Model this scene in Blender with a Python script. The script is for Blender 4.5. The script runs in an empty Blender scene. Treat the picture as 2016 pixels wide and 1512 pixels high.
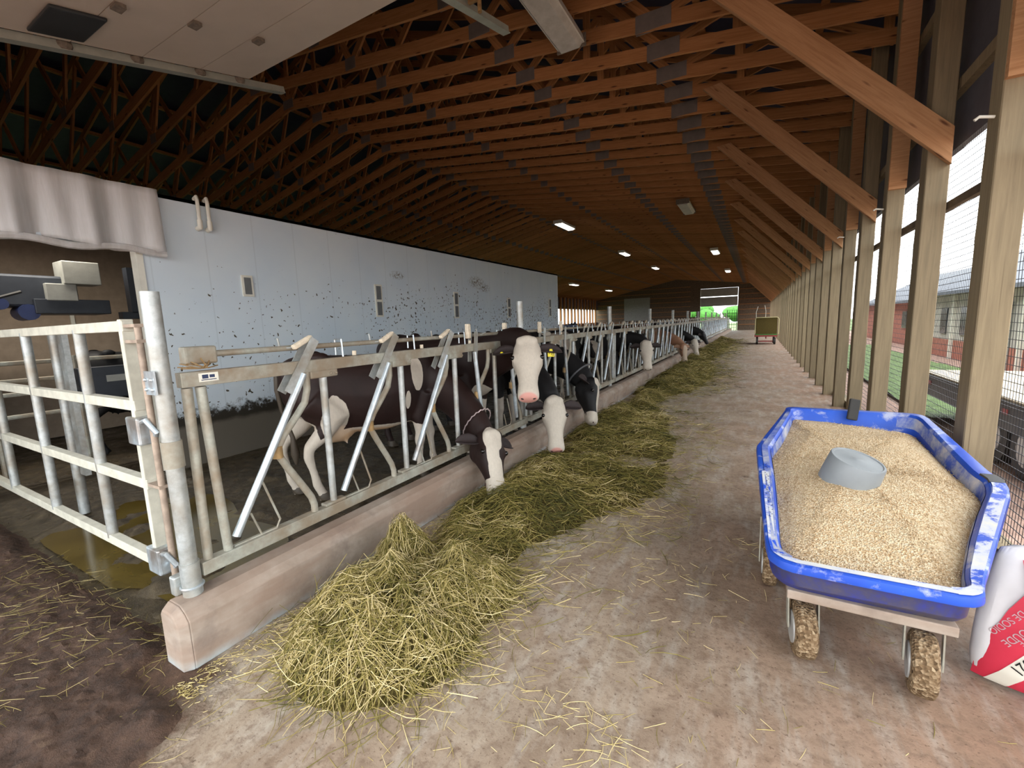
import bpy, bmesh, math, random
from math import sin, cos, pi, radians, sqrt, exp
from mathutils import Vector, Matrix, noise as mn
random.seed(7)
SC = bpy.context.scene
COL = SC.collection
V = Vector
# ------------------------------------------------------------------ camera
Wpx, Hpx, F = 2016., 1512., 850.
v1 = V((482., -136., F)).normalized()
v2 = V((210., (482 * 210. + F * F) / 136., F)).normalized()
v2 = (v2 - v1 * v2.dot(v1)).normalized()
rx = v2.cross(v1)
# camera axes in world: world = rows (rx, v1, -v2) applied to camera coordinates (right, down, forward)
def c2w(c): return V((rx.dot(c), v1.dot(c), -v2.dot(c)))
cx, cy, cz = c2w(V((1, 0, 0))), c2w(V((0, -1, 0))), c2w(V((0, 0, -1)))
cam = bpy.data.cameras.new('camera'); co = bpy.data.objects.new('camera', cam); COL.objects.link(co)
m = Matrix((cx, cy, cz)).transposed().to_4x4(); m.translation = V((0, 0, 1.6)); co.matrix_world = m
cam.sensor_fit = 'HORIZONTAL'; cam.sensor_width = 36.; cam.lens = F / Wpx * 36.; cam.clip_start = .05; cam.clip_end = 500
SC.camera = co
# ------------------------------------------------------------------ world and exposure
w = bpy.data.worlds.new('overcast'); SC.world = w; w.use_nodes = True
nt = w.node_tree; nt.nodes.clear()
out = nt.nodes.new('ShaderNodeOutputWorld'); bg = nt.nodes.new('ShaderNodeBackground')
bg.inputs[0].default_value = (.93, .97, 1.0, 1); bg.inputs[1].default_value = 1.0
nt.links.new(bg.outputs[0], out.inputs[0])
SC.view_settings.view_transform = 'Standard'; SC.view_settings.look = 'None'
SC.view_settings.gamma = 1; SC.view_settings.use_curve_mapping = False
SC.view_settings.exposure = 2.45
SC.cycles.max_bounces = 10; SC.cycles.diffuse_bounces = 7
# ------------------------------------------------------------------ materials
class N:
    """small node helper"""
    def __init__(s, name):
        s.m = bpy.data.materials.new(name); s.m.use_nodes = True; s.t = s.m.node_tree; s.t.nodes.clear()
        s.o = s.t.nodes.new('ShaderNodeOutputMaterial'); s.b = s.t.nodes.new('ShaderNodeBsdfPrincipled')
        s.t.links.new(s.b.outputs[0], s.o.inputs[0]); s.tc = s.t.nodes.new('ShaderNodeTexCoord')
    def n(s, k, **kw):
        x = s.t.nodes.new(k)
        for a, b in kw.items(): setattr(x, a, b)
        return x
    def l(s, a, b): s.t.links.new(a, b)
    def mp(s, sc=(1, 1, 1), co='Object', loc=(0, 0, 0), rot=(0, 0, 0)):
        x = s.n('ShaderNodeMapping'); x.inputs['Scale'].default_value = sc; x.inputs['Location'].default_value = loc
        x.inputs['Rotation'].default_value = rot; s.l(s.tc.outputs[co], x.inputs[0]); return x.outputs[0]
    def noise(s, vec, scale=5, detail=4, rough=.6, dist=0):
        x = s.n('ShaderNodeTexNoise'); x.inputs['Scale'].default_value = scale; x.inputs['Detail'].default_value = detail
        x.inputs['Roughness'].default_value = rough; x.inputs['Distortion'].default_value = dist; s.l(vec, x.inputs['Vector']); return x.outputs['Fac']
    def ramp(s, fac, stops, interp='LINEAR'):
        x = s.n('ShaderNodeValToRGB'); r = x.color_ramp; r.interpolation = interp
        while len(r.elements) < len(stops): r.elements.new(.5)
        for e, (p, c) in zip(r.elements, stops):
            e.position = p; e.color = (c[0], c[1], c[2], 1) if hasattr(c, '__len__') else (c, c, c, 1)
        s.l(fac, x.inputs[0]); return x.outputs[0]
    def mix(s, f, a, b, mode='MIX'):
        x = s.n('ShaderNodeMix', data_type='RGBA', blend_type=mode)
        for i, v in ((0, f), (6, a), (7, b)):
            if hasattr(v, 'is_output'): s.l(v, x.inputs[i])
            elif i == 0: x.inputs[0].default_value = v
            else: x.inputs[i].default_value = (*v, 1)
        return x.outputs[2]
    def math(s, op, a, b=0., c=0.):
        x = s.n('ShaderNodeMath', operation=op)
        for i, v in enumerate((a, b, c)):
            if hasattr(v, 'is_output'): s.l(v, x.inputs[i])
            else: x.inputs[i].default_value = v
        return x.outputs[0]
    def col(s, c):
        if hasattr(c, 'is_output'): s.l(c, s.b.inputs['Base Color'])
        else: s.b.inputs['Base Color'].default_value = (*c, 1)
    def set(s, rough=.7, metal=0., spec=None, bump=None, bs=.3, bd=.01):
        if hasattr(rough, 'is_output'): s.l(rough, s.b.inputs['Roughness'])
        else: s.b.inputs['Roughness'].default_value = rough
        s.b.inputs['Metallic'].default_value = metal
        if spec is not None: s.b.inputs['Specular IOR Level'].default_value = spec
        if bump is not None:
            x = s.n('ShaderNodeBump'); x.inputs['Strength'].default_value = bs; x.inputs['Distance'].default_value = bd
            s.l(bump, x.inputs['Height']); s.l(x.outputs[0], s.b.inputs['Normal'])
        return s.m
    def xyz(s, co='Object'):
        x = s.n('ShaderNodeSeparateXYZ'); s.l(s.tc.outputs[co], x.inputs[0]); return x.outputs
M = {}
def simple(name, c, rough=.6, metal=0., var=.12, scale=8, spec=None, bs=.0):
    n = N(name); f = n.noise(n.mp(), scale, 5)
    d = [max(0, x * (1 - var)) for x in c]; e = [min(1, x * (1 + var)) for x in c]
    n.col(n.ramp(f, [(.3, d), (.7, e)])); M[name] = n.set(rough, metal, spec, f if bs else None, bs); return M[name]
def lumber(name, a, b, knot, sc=(1.5, 26, 26), rough=.75):
    n = N(name); vec = n.mp(sc); f = n.noise(vec, 1.6, 6, .65, .6)
    inf = n.n('ShaderNodeObjectInfo')
    c = n.ramp(f, [(.3, a), (.62, b)])
    k = n.n('ShaderNodeTexVoronoi'); k.inputs['Scale'].default_value = 1.0; n.l(n.mp((sc[0] * 1.6, sc[1] * .42, sc[2] * .42)), k.inputs['Vector'])
    c = n.mix(n.ramp(k.outputs['Distance'], [(.06, 1), (.16, 0)]), c, knot)
    v = n.math('MULTIPLY_ADD', inf.outputs['Random'], .3, .85)
    hs = n.n('ShaderNodeHueSaturation'); n.l(v, hs.inputs['Value']); n.l(c, hs.inputs['Color'])
    n.col(hs.outputs[0]); M[name] = n.set(rough, 0, .3, f, .25, .003)
lumber('truss_wood', (.33, .14, .05), (.47, .22, .085), (.12, .045, .02))
lumber('brace_wood', (.40, .20, .09), (.54, .30, .15), (.16, .065, .03))
lumber('post_wood', (.20, .155, .095), (.275, .215, .13), (.12, .085, .05), sc=(22, 22, 1.2))
simple('gusset', (.20, .17, .15), .6, .2)
simple('roof_steel', (.045, .052, .095), .6, .2)
simple('siding', (.10, .10, .12), .7)
simple('black_wire', (.03, .03, .035), .6)
def galv():
    n = N('galvanised'); f = n.noise(n.mp(), 18, 6, .7); g = n.noise(n.mp(), 5, 3)
    c = n.ramp(f, [(.3, (.34, .36, .35)), (.7, (.60, .63, .62))])
    c = n.mix(n.ramp(g, [(.42, 0), (.66, .75)]), c, (.30, .25, .18))
    n.col(c); M['galvanised'] = n.set(n.ramp(f, [(.3, .38), (.7, .6)]), .55, None, f, .1, .002)
    n = N('dirty_galvanised'); f = n.noise(n.mp(), 14, 6, .7); g = n.noise(n.mp(), 4, 4)
    c = n.ramp(f, [(.3, (.30, .30, .25)), (.7, (.50, .50, .43))])
    c = n.mix(n.ramp(g, [(.36, 0), (.62, .85)]), c, (.27, .20, .13))
    n.col(c); M['dirty_galvanised'] = n.set(.62, .3, None, f, .15, .002)
    n = N('polished_steel'); f = n.noise(n.mp(), 14, 6, .7); g = n.noise(n.mp((1, 1, .5)), 6, 4)
    c = n.ramp(f, [(.3, (.50, .58, .63)), (.7, (.74, .82, .86))])
    c = n.mix(n.ramp(g, [(.5, 0), (.68, .8)]), c, (.26, .20, .15))
    n.col(c); M['polished_steel'] = n.set(.32, .6)
galv()
simple('cream_plastic', (.72, .62, .47), .6, 0, .2, 30)
simple('rust_clamp', (.33, .21, .09), .6, .3, .3, 20)
simple('worn_rod', (.40, .31, .24), .6, .2, .3, 14)
simple('gate_paint', (.62, .60, .50), .6, .1, .15, 12)
def concrete():
    n = N('curb_concrete'); f = n.noise(n.mp(), 6, 8, .65); g = n.noise(n.mp((1, .6, 3)), 2.2, 4)
    c = n.ramp(f, [(.3, (.29, .23, .18)), (.7, (.45, .375, .31))])
    c = n.mix(n.ramp(g, [(.35, 0), (.62, .85)]), c, (.28, .19, .14)); c = n.mix(n.ramp(n.noise(n.mp(loc=(1, 4, 2)), 3.5, 5, .6), [(.54, 0), (.68, .6)]), c, (.17, .13, .11))
    z = n.xyz()[2]
    wet = n.math('MULTIPLY', n.ramp(z, [(.0, 1), (.05, 0)]), n.ramp(n.noise(n.mp(), 9, 4), [(.35, .2), (.6, 1)]))
    c = n.mix(wet, c, (.42, .46, .47))
    n.col(c); M['curb_concrete'] = n.set(.8, 0, .3, f, .35, .01)
    # feed alley: pale dusty concrete with reddish soil tracked over it, long scrape marks
    n = N('alley_floor'); P = n.mp(co='Object')
    big = n.noise(P, .55, 3, .5); mid = n.noise(P, 2.6, 6, .65, .4); fine = n.noise(P, 22, 5, .7)
    sx = n.noise(n.mp((1.0, .22, 1), rot=(0, 0, radians(28))), 9, 5, .65)
    x = n.xyz()
    side = n.math('ADD', n.math('MULTIPLY_ADD', x[0], .17, .50), n.math('MULTIPLY', n.math('SUBTRACT', big, .5), .9))
    c = n.mix(n.ramp(side, [(.2, 0), (.75, 1)]), (.43, .36, .275), (.36, .21, .135))
    c = n.mix(n.ramp(mid, [(.35, 0), (.65, .75)]), c, (.22, .15, .10))
    c = n.mix(n.ramp(sx, [(.48, 0), (.7, .55)]), c, (.52, .47, .40))
    c = n.mix(n.ramp(n.noise(P, 1.3, 5, .6, .3), [(.56, 0), (.72, .55)]), c, (.48, .45, .41))
    spots = n.n('ShaderNodeTexVoronoi'); spots.inputs['Scale'].default_value = 3.2; n.l(n.mp(loc=(.3, .1, 0)), spots.inputs['Vector'])
    sp = n.math('MULTIPLY', n.ramp(spots.outputs['Distance'], [(.05, 1), (.14, 0)]), n.ramp(mid, [(.5, 0), (.56, 1)]))
    c = n.mix(sp, c, (.10, .055, .035))
    c = n.mix(n.ramp(fine, [(.3, .75), (.52, 0)]), c, (.17, .11, .075))
    c = n.mix(n.ramp(n.noise(P, 60, 3, .6), [(.60, 0), (.68, .7)]), c, (.12, .07, .045))
    c = n.mix(n.ramp(n.noise(n.mp(loc=(5, 2, 0)), 7, 6, .7), [(.56, 0), (.66, .5)]), c, (.20, .125, .08))
    # manure soil spreads in over the apron at the left end of the curb
    edge = n.math('ADD', n.math('ADD', n.math('MULTIPLY_ADD', x[0], -1.0, -1.95), n.math('MULTIPLY_ADD', x[1], -.75, .62)), n.math('MULTIPLY', n.math('SUBTRACT', n.noise(P, 3.5, 5, .6), .5), .9))
    edge = n.math('MULTIPLY', n.ramp(edge, [(-0.0, 0), (.28, 1)]), n.ramp(x[1], [(.9, 1), (.98, 0)]))
    soil = n.ramp(n.noise(P, 14, 8, .75), [(.3, (.035, .019, .012)), (.6, (.12, .066, .04)), (.8, (.24, .16, .10))])
    c = n.mix(edge, c, soil)
    hgt = n.math('ADD', n.math('MULTIPLY', fine, .6), n.math('MULTIPLY', n.math('MULTIPLY', n.noise(P, 14, 8, .75), edge), 6.))
    n.col(c); M['alley_floor'] = n.set(n.ramp(mid, [(.3, .55), (.7, .8)]), 0, .35, hgt, .5, .012)
    n = N('manure_floor'); P = n.mp(); f = n.noise(P, 9, 8, .7)
    c = n.ramp(f, [(.3, (.026, .019, .010)), (.55, (.07, .05, .025)), (.75, (.16, .12, .065))])
    n.col(c); M['manure_floor'] = n.set(n.ramp(n.noise(P, 3, 4), [(.4, .25), (.65, .7)]), 0, .5, f, .7, .03)
    n = N('slurry'); P = n.mp(); f = n.noise(P, 2.2, 5, .6, .5)
    n.col(n.ramp(f, [(.35, (.075, .05, .008)), (.65, (.13, .09, .018))])); M['slurry'] = n.set(.12, 0, .6, n.noise(P, 12, 3), .05, .004)
    n = N('soil'); P = n.mp(); f = n.noise(P, 13, 8, .75)
    n.col(n.ramp(f, [(.3, (.028, .015, .010)), (.58, (.095, .050, .030)), (.82, (.21, .135, .08))])); M['soil'] = n.set(.7, 0, .4, f, .9, .03)
concrete()
def whitewall():
    n = N('panel_wall'); P = n.mp(co='Object'); x = n.xyz()
    base = n.ramp(n.noise(P, 1.2, 3), [(.3, (.66, .76, .84)), (.7, (.74, .82, .86))])
    seam = n.math('PINGPONG', x[1], .3); seam = n.ramp(seam, [(.0, .35), (.012, 0)])
    c = n.mix(seam, base, (.45, .52, .56))
    # splashes: sparse high up, dense by the floor, a black dirt band at the foot
    low = n.ramp(x[2], [(0., 1.), (1., 0)])
    zf = n.math('MULTIPLY_ADD', x[2], -.062, .0)
    s1 = n.noise(n.mp((1, 1, 1), loc=(3, 0, 0)), 17, 3, .5, .3); s2 = n.noise(P, 1.1, 2)
    dens = n.math('ADD', n.math('ADD', s1, n.math('MULTIPLY', n.math('SUBTRACT', s2, .5), .32)), n.ramp(x[2], [(.2, .14), (.55, .06), (1., .0)]))
    dens = n.math('ADD', dens, n.math('MULTIPLY', n.ramp(n.math('MULTIPLY', x[1], .08), [(.35, 0), (.8, 1)]), .055))
    dens = n.math('SUBTRACT', dens, n.ramp(n.math('MULTIPLY', x[2], .3), [(.6, 0), (.85, .12)]))
    c = n.mix(n.ramp(dens, [(.668, 0), (.682, 1)]), c, (.07, .06, .04))
    for (yy, zz, r) in ((6.3, 2.58, .16), (9.0, 2.62, .30), (9.35, 2.5, .22)):
        d = n.math('SQRT', n.math('ADD', n.math('POWER', n.math('SUBTRACT', x[1], yy), 2.), n.math('MULTIPLY', n.math('POWER', n.math('SUBTRACT', x[2], zz), 2.), 6.)))
        f = n.math('MULTIPLY', n.ramp(d, [(r * .3, 1), (r * 1.4, 0)]), n.ramp(n.noise(P, 22, 4, .6), [(.45, 0), (.56, .85)]))
        c = n.mix(f, c, (.12, .09, .05))
    foot = n.math('ADD', x[2], n.math('MULTIPLY', n.math('SUBTRACT', n.noise(P, 10, 6, .7), .5), .55))
    c = n.mix(n.ramp(foot, [(.60, 1), (.70, 0)]), c, (.035, .03, .022))
    c = n.mix(n.ramp(n.math('ADD', x[2], n.math('MULTIPLY', n.noise(P, 6, 5), .1)), [(.5, .85), (.56, 0)]), c, (.16, .14, .11))
    n.col(c); M['panel_wall'] = n.set(.45, 0, .4)
whitewall()
simple('room_beige', (.38, .29, .21), .6)
simple('room_grey', (.16, .17, .17), .6)
simple('dark_machine', (.035, .04, .05), .45, .2)
simple('machine_grey', (.30, .30, .27), .5)
simple('motor_blue', (.02, .035, .12), .4)
simple('pvc_white', (.78, .76, .66), .4, 0, .08)
simple('door_white', (.66, .56, .47), .55, 0, .05, 2)
simple('galv_track', (.48, .50, .44), .5, .4)
simple('vent_dark', (.03, .032, .034), .5)
simple('cobweb', (.17, .14, .11), .9, 0, .3, 30)
simple('hoof_dark', (.06, .045, .03), .5)
simple('rubber', (.03, .028, .025), .7)
simple('tag_yellow', (.85, .70, .02), .5, 0, .02)
simple('ink', (.01, .01, .01), .6)
simple('fixture_white', (.75, .72, .66), .4, 0, .05)
simple('grey_bucket', (.25, .27, .28), .45, 0, .07)
simple('gate_red', (.30, .04, .04), .5)
simple('green_net', (.05, .22, .04), .6)
simple('twine', (.55, .48, .25), .8)
simple('grass', (.12, .19, .05), .8, 0, .4, 6)
simple('gravel', (.40, .26, .20), .9, 0, .35, 9)
simple('house_wall', (.50, .47, .42), .8, 0, .15, 1.5)
simple('brick_red', (.42, .16, .11), .8, 0, .2, 9)
simple('house_roof', (.13, .14, .16), .8)
simple('glass_dark', (.05, .055, .06), .15)
simple('trailer_black', (.02, .02, .022), .5)
simple('deck_wood', (.62, .52, .38), .8, 0, .2, 12)
simple('hub_grey', (.45, .44, .42), .5, .3)
simple('wood_board_dark', (.12, .085, .055), .85, 0, .3, 7)
simple('blue_dark', (.02, .035, .09), .5)
simple('foliage', (.06, .20, .03), .9, 0, .5, 3)
def emis(name, c, s):
    n = N(name); n.b.inputs['Emission Color'].default_value = (*c, 1); n.b.inputs['Emission Strength'].default_value = s
    n.col(c); M[name] = n.set(.4)
emis('tube_lit', (1, .95, .85), .9)
def plasticsheet():
    n = N('clear_sheet'); f = n.noise(n.mp((1, 7, .8)), 1.6, 4)
    n.col(n.ramp(f, [(.3, (.68, .64, .60)), (.7, (.90, .89, .88))])); n.b.inputs['Alpha'].default_value = .55
    M['clear_sheet'] = n.set(.3, 0, .5, f, .5, .02)
    n = N('lamp_cover'); f = n.noise(n.mp(), 9, 5); n.col(n.ramp(f, [(.3, (.50, .47, .42)), (.7, (.66, .63, .58))])); M['lamp_cover'] = n.set(.4)
    # blue tub with white scrape marks and feed dust
    n = N('blue_tub'); P = n.mp(); a = n.noise(P, 5, 7, .7, .3); b = n.noise(P, 2.0, 4, .6)
    c = n.ramp(b, [(.3, (.012, .055, .42)), (.7, (.03, .12, .62))])
    x = n.xyz()
    k = n.math('ADD', a, n.math('MULTIPLY', n.math('SUBTRACT', b, .5), .6))
    c = n.mix(n.ramp(k, [(.55, 0), (.66, .85)]), c, (.52, .55, .68))
    n.col(c); M['blue_tub'] = n.set(.4, 0, .5)
    n = N('tub_dusty'); P = n.mp(); a = n.noise(P, 7, 7, .7, .3)
    n.col(n.ramp(a, [(.36, (.02, .08, .50)), (.52, (.30, .34, .52)), (.66, (.58, .56, .58))])); M['tub_dusty'] = n.set(.6)
    n = N('tub_grimy'); P = n.mp(); a = n.noise(P, 3.5, 6, .7, .3)
    n.col(n.ramp(a, [(.36, (.015, .03, .30)), (.52, (.05, .05, .12)), (.68, (.11, .09, .08))])); M['tub_grimy'] = n.set(.5)
    n = N('tub_worn'); P = n.mp(); a = n.noise(P, 6, 7, .7, .3)
    n.col(n.ramp(a, [(.44, (.02, .09, .60)), (.50, (.62, .64, .72)), (.7, (.80, .76, .64))])); M['tub_worn'] = n.set(.5)
    n = N('grain'); P = n.mp(); v = n.n('ShaderNodeTexVoronoi'); v.inputs['Scale'].default_value = 150; n.l(P, v.inputs['Vector'])
    c = n.ramp(v.outputs['Color'], [(.15, (.50, .32, .16)), (.5, (.72, .53, .32)), (.9, (.88, .74, .52))])
    c = n.mix(n.ramp(n.noise(P, 5, 5, .65), [(.55, 0), (.75, .6)]), c, (.82, .70, .48))
    n.col(c); M['grain'] = n.set(.85, 0, .2, v.outputs['Distance'], .9, .008)
    n = N('grain_tyre'); P = n.mp(); v = n.n('ShaderNodeTexVoronoi'); v.inputs['Scale'].default_value = 90; n.l(P, v.inputs['Vector'])
    n.col(n.ramp(v.outputs['Color'], [(.1, (.10, .06, .03)), (.5, (.22, .14, .075)), (.9, (.42, .31, .19))])); M['grain_tyre'] = n.set(.9, 0, .2, v.outputs['Distance'], .9, .01)
    # hay: colour comes with each strand
    n = N('hay_strand'); at = n.n('ShaderNodeAttribute'); at.attribute_name = 'tone'
    n.col(n.ramp(at.outputs['Fac'], [(0, (.045, .045, .008)), (.35, (.15, .125, .02)), (.7, (.37, .285, .095)), (1, (.68, .55, .29))])); M['hay_strand'] = n.set(.75, 0, .3)
    n = N('hay_mass'); P = n.mp(); f = n.noise(P, 40, 8, .75)
    n.col(n.ramp(f, [(.3, (.032, .024, .008)), (.5, (.105, .08, .025)), (.72, (.25, .185, .065))])); M['hay_mass'] = n.set(.9, 0, .1, f, 1., .02)
    n = N('bag_paper'); n.col(n.ramp(n.noise(n.mp(), 4, 4), [(.3, (.62, .60, .60)), (.7, (.74, .72, .73))])); M['bag_paper'] = n.set(.5)
    n = N('bag_red'); n.col(n.ramp(n.noise(n.mp(), 4, 4), [(.3, (.55, .02, .05)), (.7, (.68, .04, .08))])); M['bag_red'] = n.set(.45)
    n = N('bag_cream'); n.col((.72, .68, .58)); M['bag_cream'] = n.set(.5)
plasticsheet()
def coat(name, dark, white=(.60, .53, .44), warm=(.52, .34, .20)):
    n = N(name); P = n.mp()
    a = n.n('ShaderNodeAttribute'); a.attribute_name = 'white'; p = n.n('ShaderNodeAttribute'); p.attribute_name = 'pink'
    d = n.n('ShaderNodeAttribute'); d.attribute_name = 'warm'
    nz = n.noise(P, 9, 5, .65, .3)
    f = n.math('ADD', a.outputs['Fac'], n.math('MULTIPLY', n.math('SUBTRACT', nz, .5), .35))
    fur = n.noise(n.mp((1, 1, .4)), 60, 4, .7)
    wc = n.mix(n.ramp(fur, [(.3, 0), (.7, 1)]), [v * .86 for v in white], white)
    wc = n.mix(n.ramp(d.outputs['Fac'], [(.0, 0), (.5, 1)]), wc, warm)
    dc = n.mix(n.ramp(n.noise(P, 3, 4), [(.35, 0), (.7, 1)]), dark, [v * 1.8 for v in dark])
    c = n.mix(n.ramp(f, [(.485, 0), (.515, 1)]), dc, wc)
    c = n.mix(n.ramp(p.outputs['Fac'], [(.0, 0), (.4, 1)]), c, (.62, .30, .25))
    n.col(c); M[name] = n.set(.6, 0, .35, fur, .25, .004)
coat('coat_brown', (.014, .0058, .0045)); coat('coat_black', (.008, .0075, .008)); coat('coat_tan', (.26, .13, .075), (.50, .38, .28))
# ------------------------------------------------------------------ mesh building
class MB:
    def __init__(s): s.v = []; s.f = []; s.mi = []
    def add(s, vs, fs, mi=0):
        o = len(s.v); s.v += [tuple(v) for v in vs]; s.f += [tuple(o + i for i in f) for f in fs]; s.mi += [mi] * len(fs)
    def box(s, x0, x1, y0, y1, z0, z1, mi=0):
        s.add([(x0, y0, z0), (x1, y0, z0), (x1, y1, z0), (x0, y1, z0), (x0, y0, z1), (x1, y0, z1), (x1, y1, z1), (x0, y1, z1)],
              [(3, 2, 1, 0), (4, 5, 6, 7), (0, 1, 5, 4), (1, 2, 6, 5), (2, 3, 7, 6), (3, 0, 4, 7)], mi); return s
    def bar(s, a, b, w, h, up=(0, 0, 1), mi=0):
        a, b = V(a), V(b); d = (b - a).normalized(); u = V(up); u = (u - d * u.dot(d))
        if u.length < 1e-4: u = V((1, 0, 0)) - d * d.x
        u.normalize(); r = d.cross(u)
        vs = [p + r * (sx * w / 2) + u * (sz * h / 2) for p in (a, b) for sx, sz in ((-1, -1), (1, -1), (1, 1), (-1, 1))]
        s.add(vs, [(3, 2, 1, 0), (4, 5, 6, 7), (0, 1, 5, 4), (1, 2, 6, 5), (2, 3, 7, 6), (3, 0, 4, 7)], mi); return s
    def tube(s, pts, r, seg=10, cap=True, closed=False, mi=0):
        pts = [V(p) for p in pts]; n = len(pts); R = r if hasattr(r, '__len__') else [r] * n
        if not hasattr(r, '__len__') and n > 2: pass
        u = None; vs = []
        for i, p in enumerate(pts):
            if closed: t = (pts[(i + 1) % n] - pts[i - 1]).normalized()
            else: t = (pts[min(i + 1, n - 1)] - pts[max(i - 1, 0)]).normalized()
            if u is None: u = t.orthogonal().normalized()
            u = (u - t * u.dot(t)).normalized(); b = t.cross(u)
            rr = R[i]
            vs += [p + (u * cos(2 * pi * k / seg) + b * sin(2 * pi * k / seg)) * rr for k in range(seg)]
        fs = []
        for i in range(n if closed else n - 1):
            j = (i + 1) % n
            for k in range(seg): l = (k + 1) % seg; fs.append((i * seg + k, i * seg + l, j * seg + l, j * seg + k))
        if cap and not closed: fs += [tuple(range(seg))[::-1], tuple((n - 1) * seg + k for k in range(seg))]
        s.add(vs, fs, mi); return s
    def ball(s, c, r, nu=14, nv=8, rot=None, mi=0):
        r = r if hasattr(r, '__len__') else (r, r, r); c = V(c); vs = []; fs = []
        for j in range(nv + 1):
            t = pi * j / nv
            for i in range(nu):
                p = V((r[0] * sin(t) * cos(2 * pi * i / nu), r[1] * sin(t) * sin(2 * pi * i / nu), r[2] * cos(t)))
                if rot: p = rot @ p
                vs.append(c + p)
        for j in range(nv):
            for i in range(nu): k = (i + 1) % nu; fs.append((j * nu + i, (j + 1) * nu + i, (j + 1) * nu + k, j * nu + k))
        s.add(vs, fs, mi); return s
    def prism(s, poly, axis, a, b, mi=0):
        """poly in the two remaining axes, extruded along axis from a to b"""
        def P(u, v, t): return {'x': (t, u, v), 'y': (u, t, v), 'z': (u, v, t)}[axis]
        n = len(poly); vs = [P(u, v, a) for u, v in poly] + [P(u, v, b) for u, v in poly]
        s.add(vs, [tuple(range(n))[::-1], tuple(range(n, 2 * n))] + [(i, (i + 1) % n, n + (i + 1) % n, n + i) for i in range(n)], mi); return s
    def loft(s, rings, cap=True, mi=0):
        k = len(rings[0]); n = len(rings); vs = [p for r in rings for p in r]
        fs = [(i * k + a, i * k + (a + 1) % k, (i + 1) * k + (a + 1) % k, (i + 1) * k + a) for i in range(n - 1) for a in range(k)]
        if cap: fs += [tuple(range(k))[::-1], tuple((n - 1) * k + a for a in range(k))]
        s.add(vs, fs, mi); return s
    def mesh(s, name, mats, smooth=False):
        me = bpy.data.meshes.new(name); me.from_pydata(s.v, [], s.f)
        for mm in (mats if isinstance(mats, (list, tuple)) else [mats]): me.materials.append(M[mm] if isinstance(mm, str) else mm)
        bm = bmesh.new(); bm.from_mesh(me)
        for f, i in zip(bm.faces, s.mi): f.material_index = i; f.smooth = smooth
        bmesh.ops.recalc_face_normals(bm, faces=bm.faces[:])
        if smooth:
            for e in bm.edges:
                if len(e.link_faces) == 2 and e.calc_face_angle(0) > radians(38): e.smooth = False
        bm.to_mesh(me); bm.free(); return me
    def build(s, name, mats, parent=None, smooth=False, bevel=0, loc=None):
        o = bpy.data.objects.new(name, s.mesh(name, mats, smooth)); COL.objects.link(o)
        if parent: o.parent = parent
        if loc: o.location = loc
        if bevel:
            b = o.modifiers.new('bevel', 'BEVEL'); b.width = bevel; b.segments = 2; b.limit_method = 'ANGLE'
        return o
def tag(o, label=None, cat=None, group=None, kind=None):
    for k, v in (('label', label), ('category', cat), ('group', group), ('kind', kind)):
        if v: o[k] = v
    return o
def thing(name, loc, label, cat, group=None, rz=0):
    o = bpy.data.objects.new(name, None); COL.objects.link(o); o.location = loc; o.rotation_euler = (0, 0, rz)
    o.empty_display_size = .1
    return tag(o, label, cat, group)
def dup(root, loc=None, label=None, group=None):
    r = root.copy(); COL.objects.link(r)
    if loc is not None: r.location = loc
    if label: r['label'] = label
    if group: r['group'] = group
    for ch in list(root.children):
        c = ch.copy(); COL.objects.link(c); c.parent = r
        for g in ch.children:
            d = g.copy(); COL.objects.link(d); d.parent = c
    return r
def structure(name, mb, mat, smooth=False, bevel=0, **k):
    o = mb.build(name, mat, None, smooth, bevel); o['kind'] = 'structure'; return o
def grid(x0, x1, y0, y1, nx, ny, hf):
    b = MB(); vs = [(x0 + (x1 - x0) * i / nx, y0 + (y1 - y0) * j / ny) for j in range(ny + 1) for i in range(nx + 1)]
    b.add([(x, y, hf(x, y)) for x, y in vs], [(j * (nx + 1) + i, j * (nx + 1) + i + 1, (j + 1) * (nx + 1) + i + 1, (j + 1) * (nx + 1) + i) for j in range(ny) for i in range(nx)])
    return b
def fbm(x, y, s=1., o=4, z=0.):
    return mn.fractal(V((x * s, y * s, z)), 1.0, 2.0, o)
# ================================================================== SETTING
YF = 54.          # inner face of the far end wall
XR, XL, XRIDGE = 1.42, -17.7, -8.2
# ---- floors
structure('floor_1', MB().box(-2.30, 1.5, -3, YF, -.15, 0), 'alley_floor')
b = MB(); b.box(-9.2, -2.30, -3, .86, -.15, 0); o = structure('floor_2', b, 'alley_floor')
structure('floor_3', MB().box(XL, -2.30, .86, YF, -.2, -.012), 'manure_floor')
structure('ground', MB().box(1.5, 60, -20, 90, -.5, -.28), 'gravel')
structure('ground_front', MB().box(-60, 60, -60, -3, -.5, -.15).box(-60, -9.2, -3, -1.2, -.5, -.02).box(-17.9, -9.2, -1.2, .86, -.5, -.02), 'gravel')
structure('ground_far', MB().box(-60, 60, YF + .3, 140, -.5, -.25), 'grass')
structure('ground_left', MB().box(-60, XL - .2, -20, YF + .3, -.5, -.25), 'grass')
tag(grid(2.6, 5.4, 9.5, 30, 20, 90, lambda x, y: -.2 + .04 * fbm(x, y, 2)).build('grass_strip', 'grass'), 'strip of green grass outside between the barn and the sheds', 'grass', kind='stuff')
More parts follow.
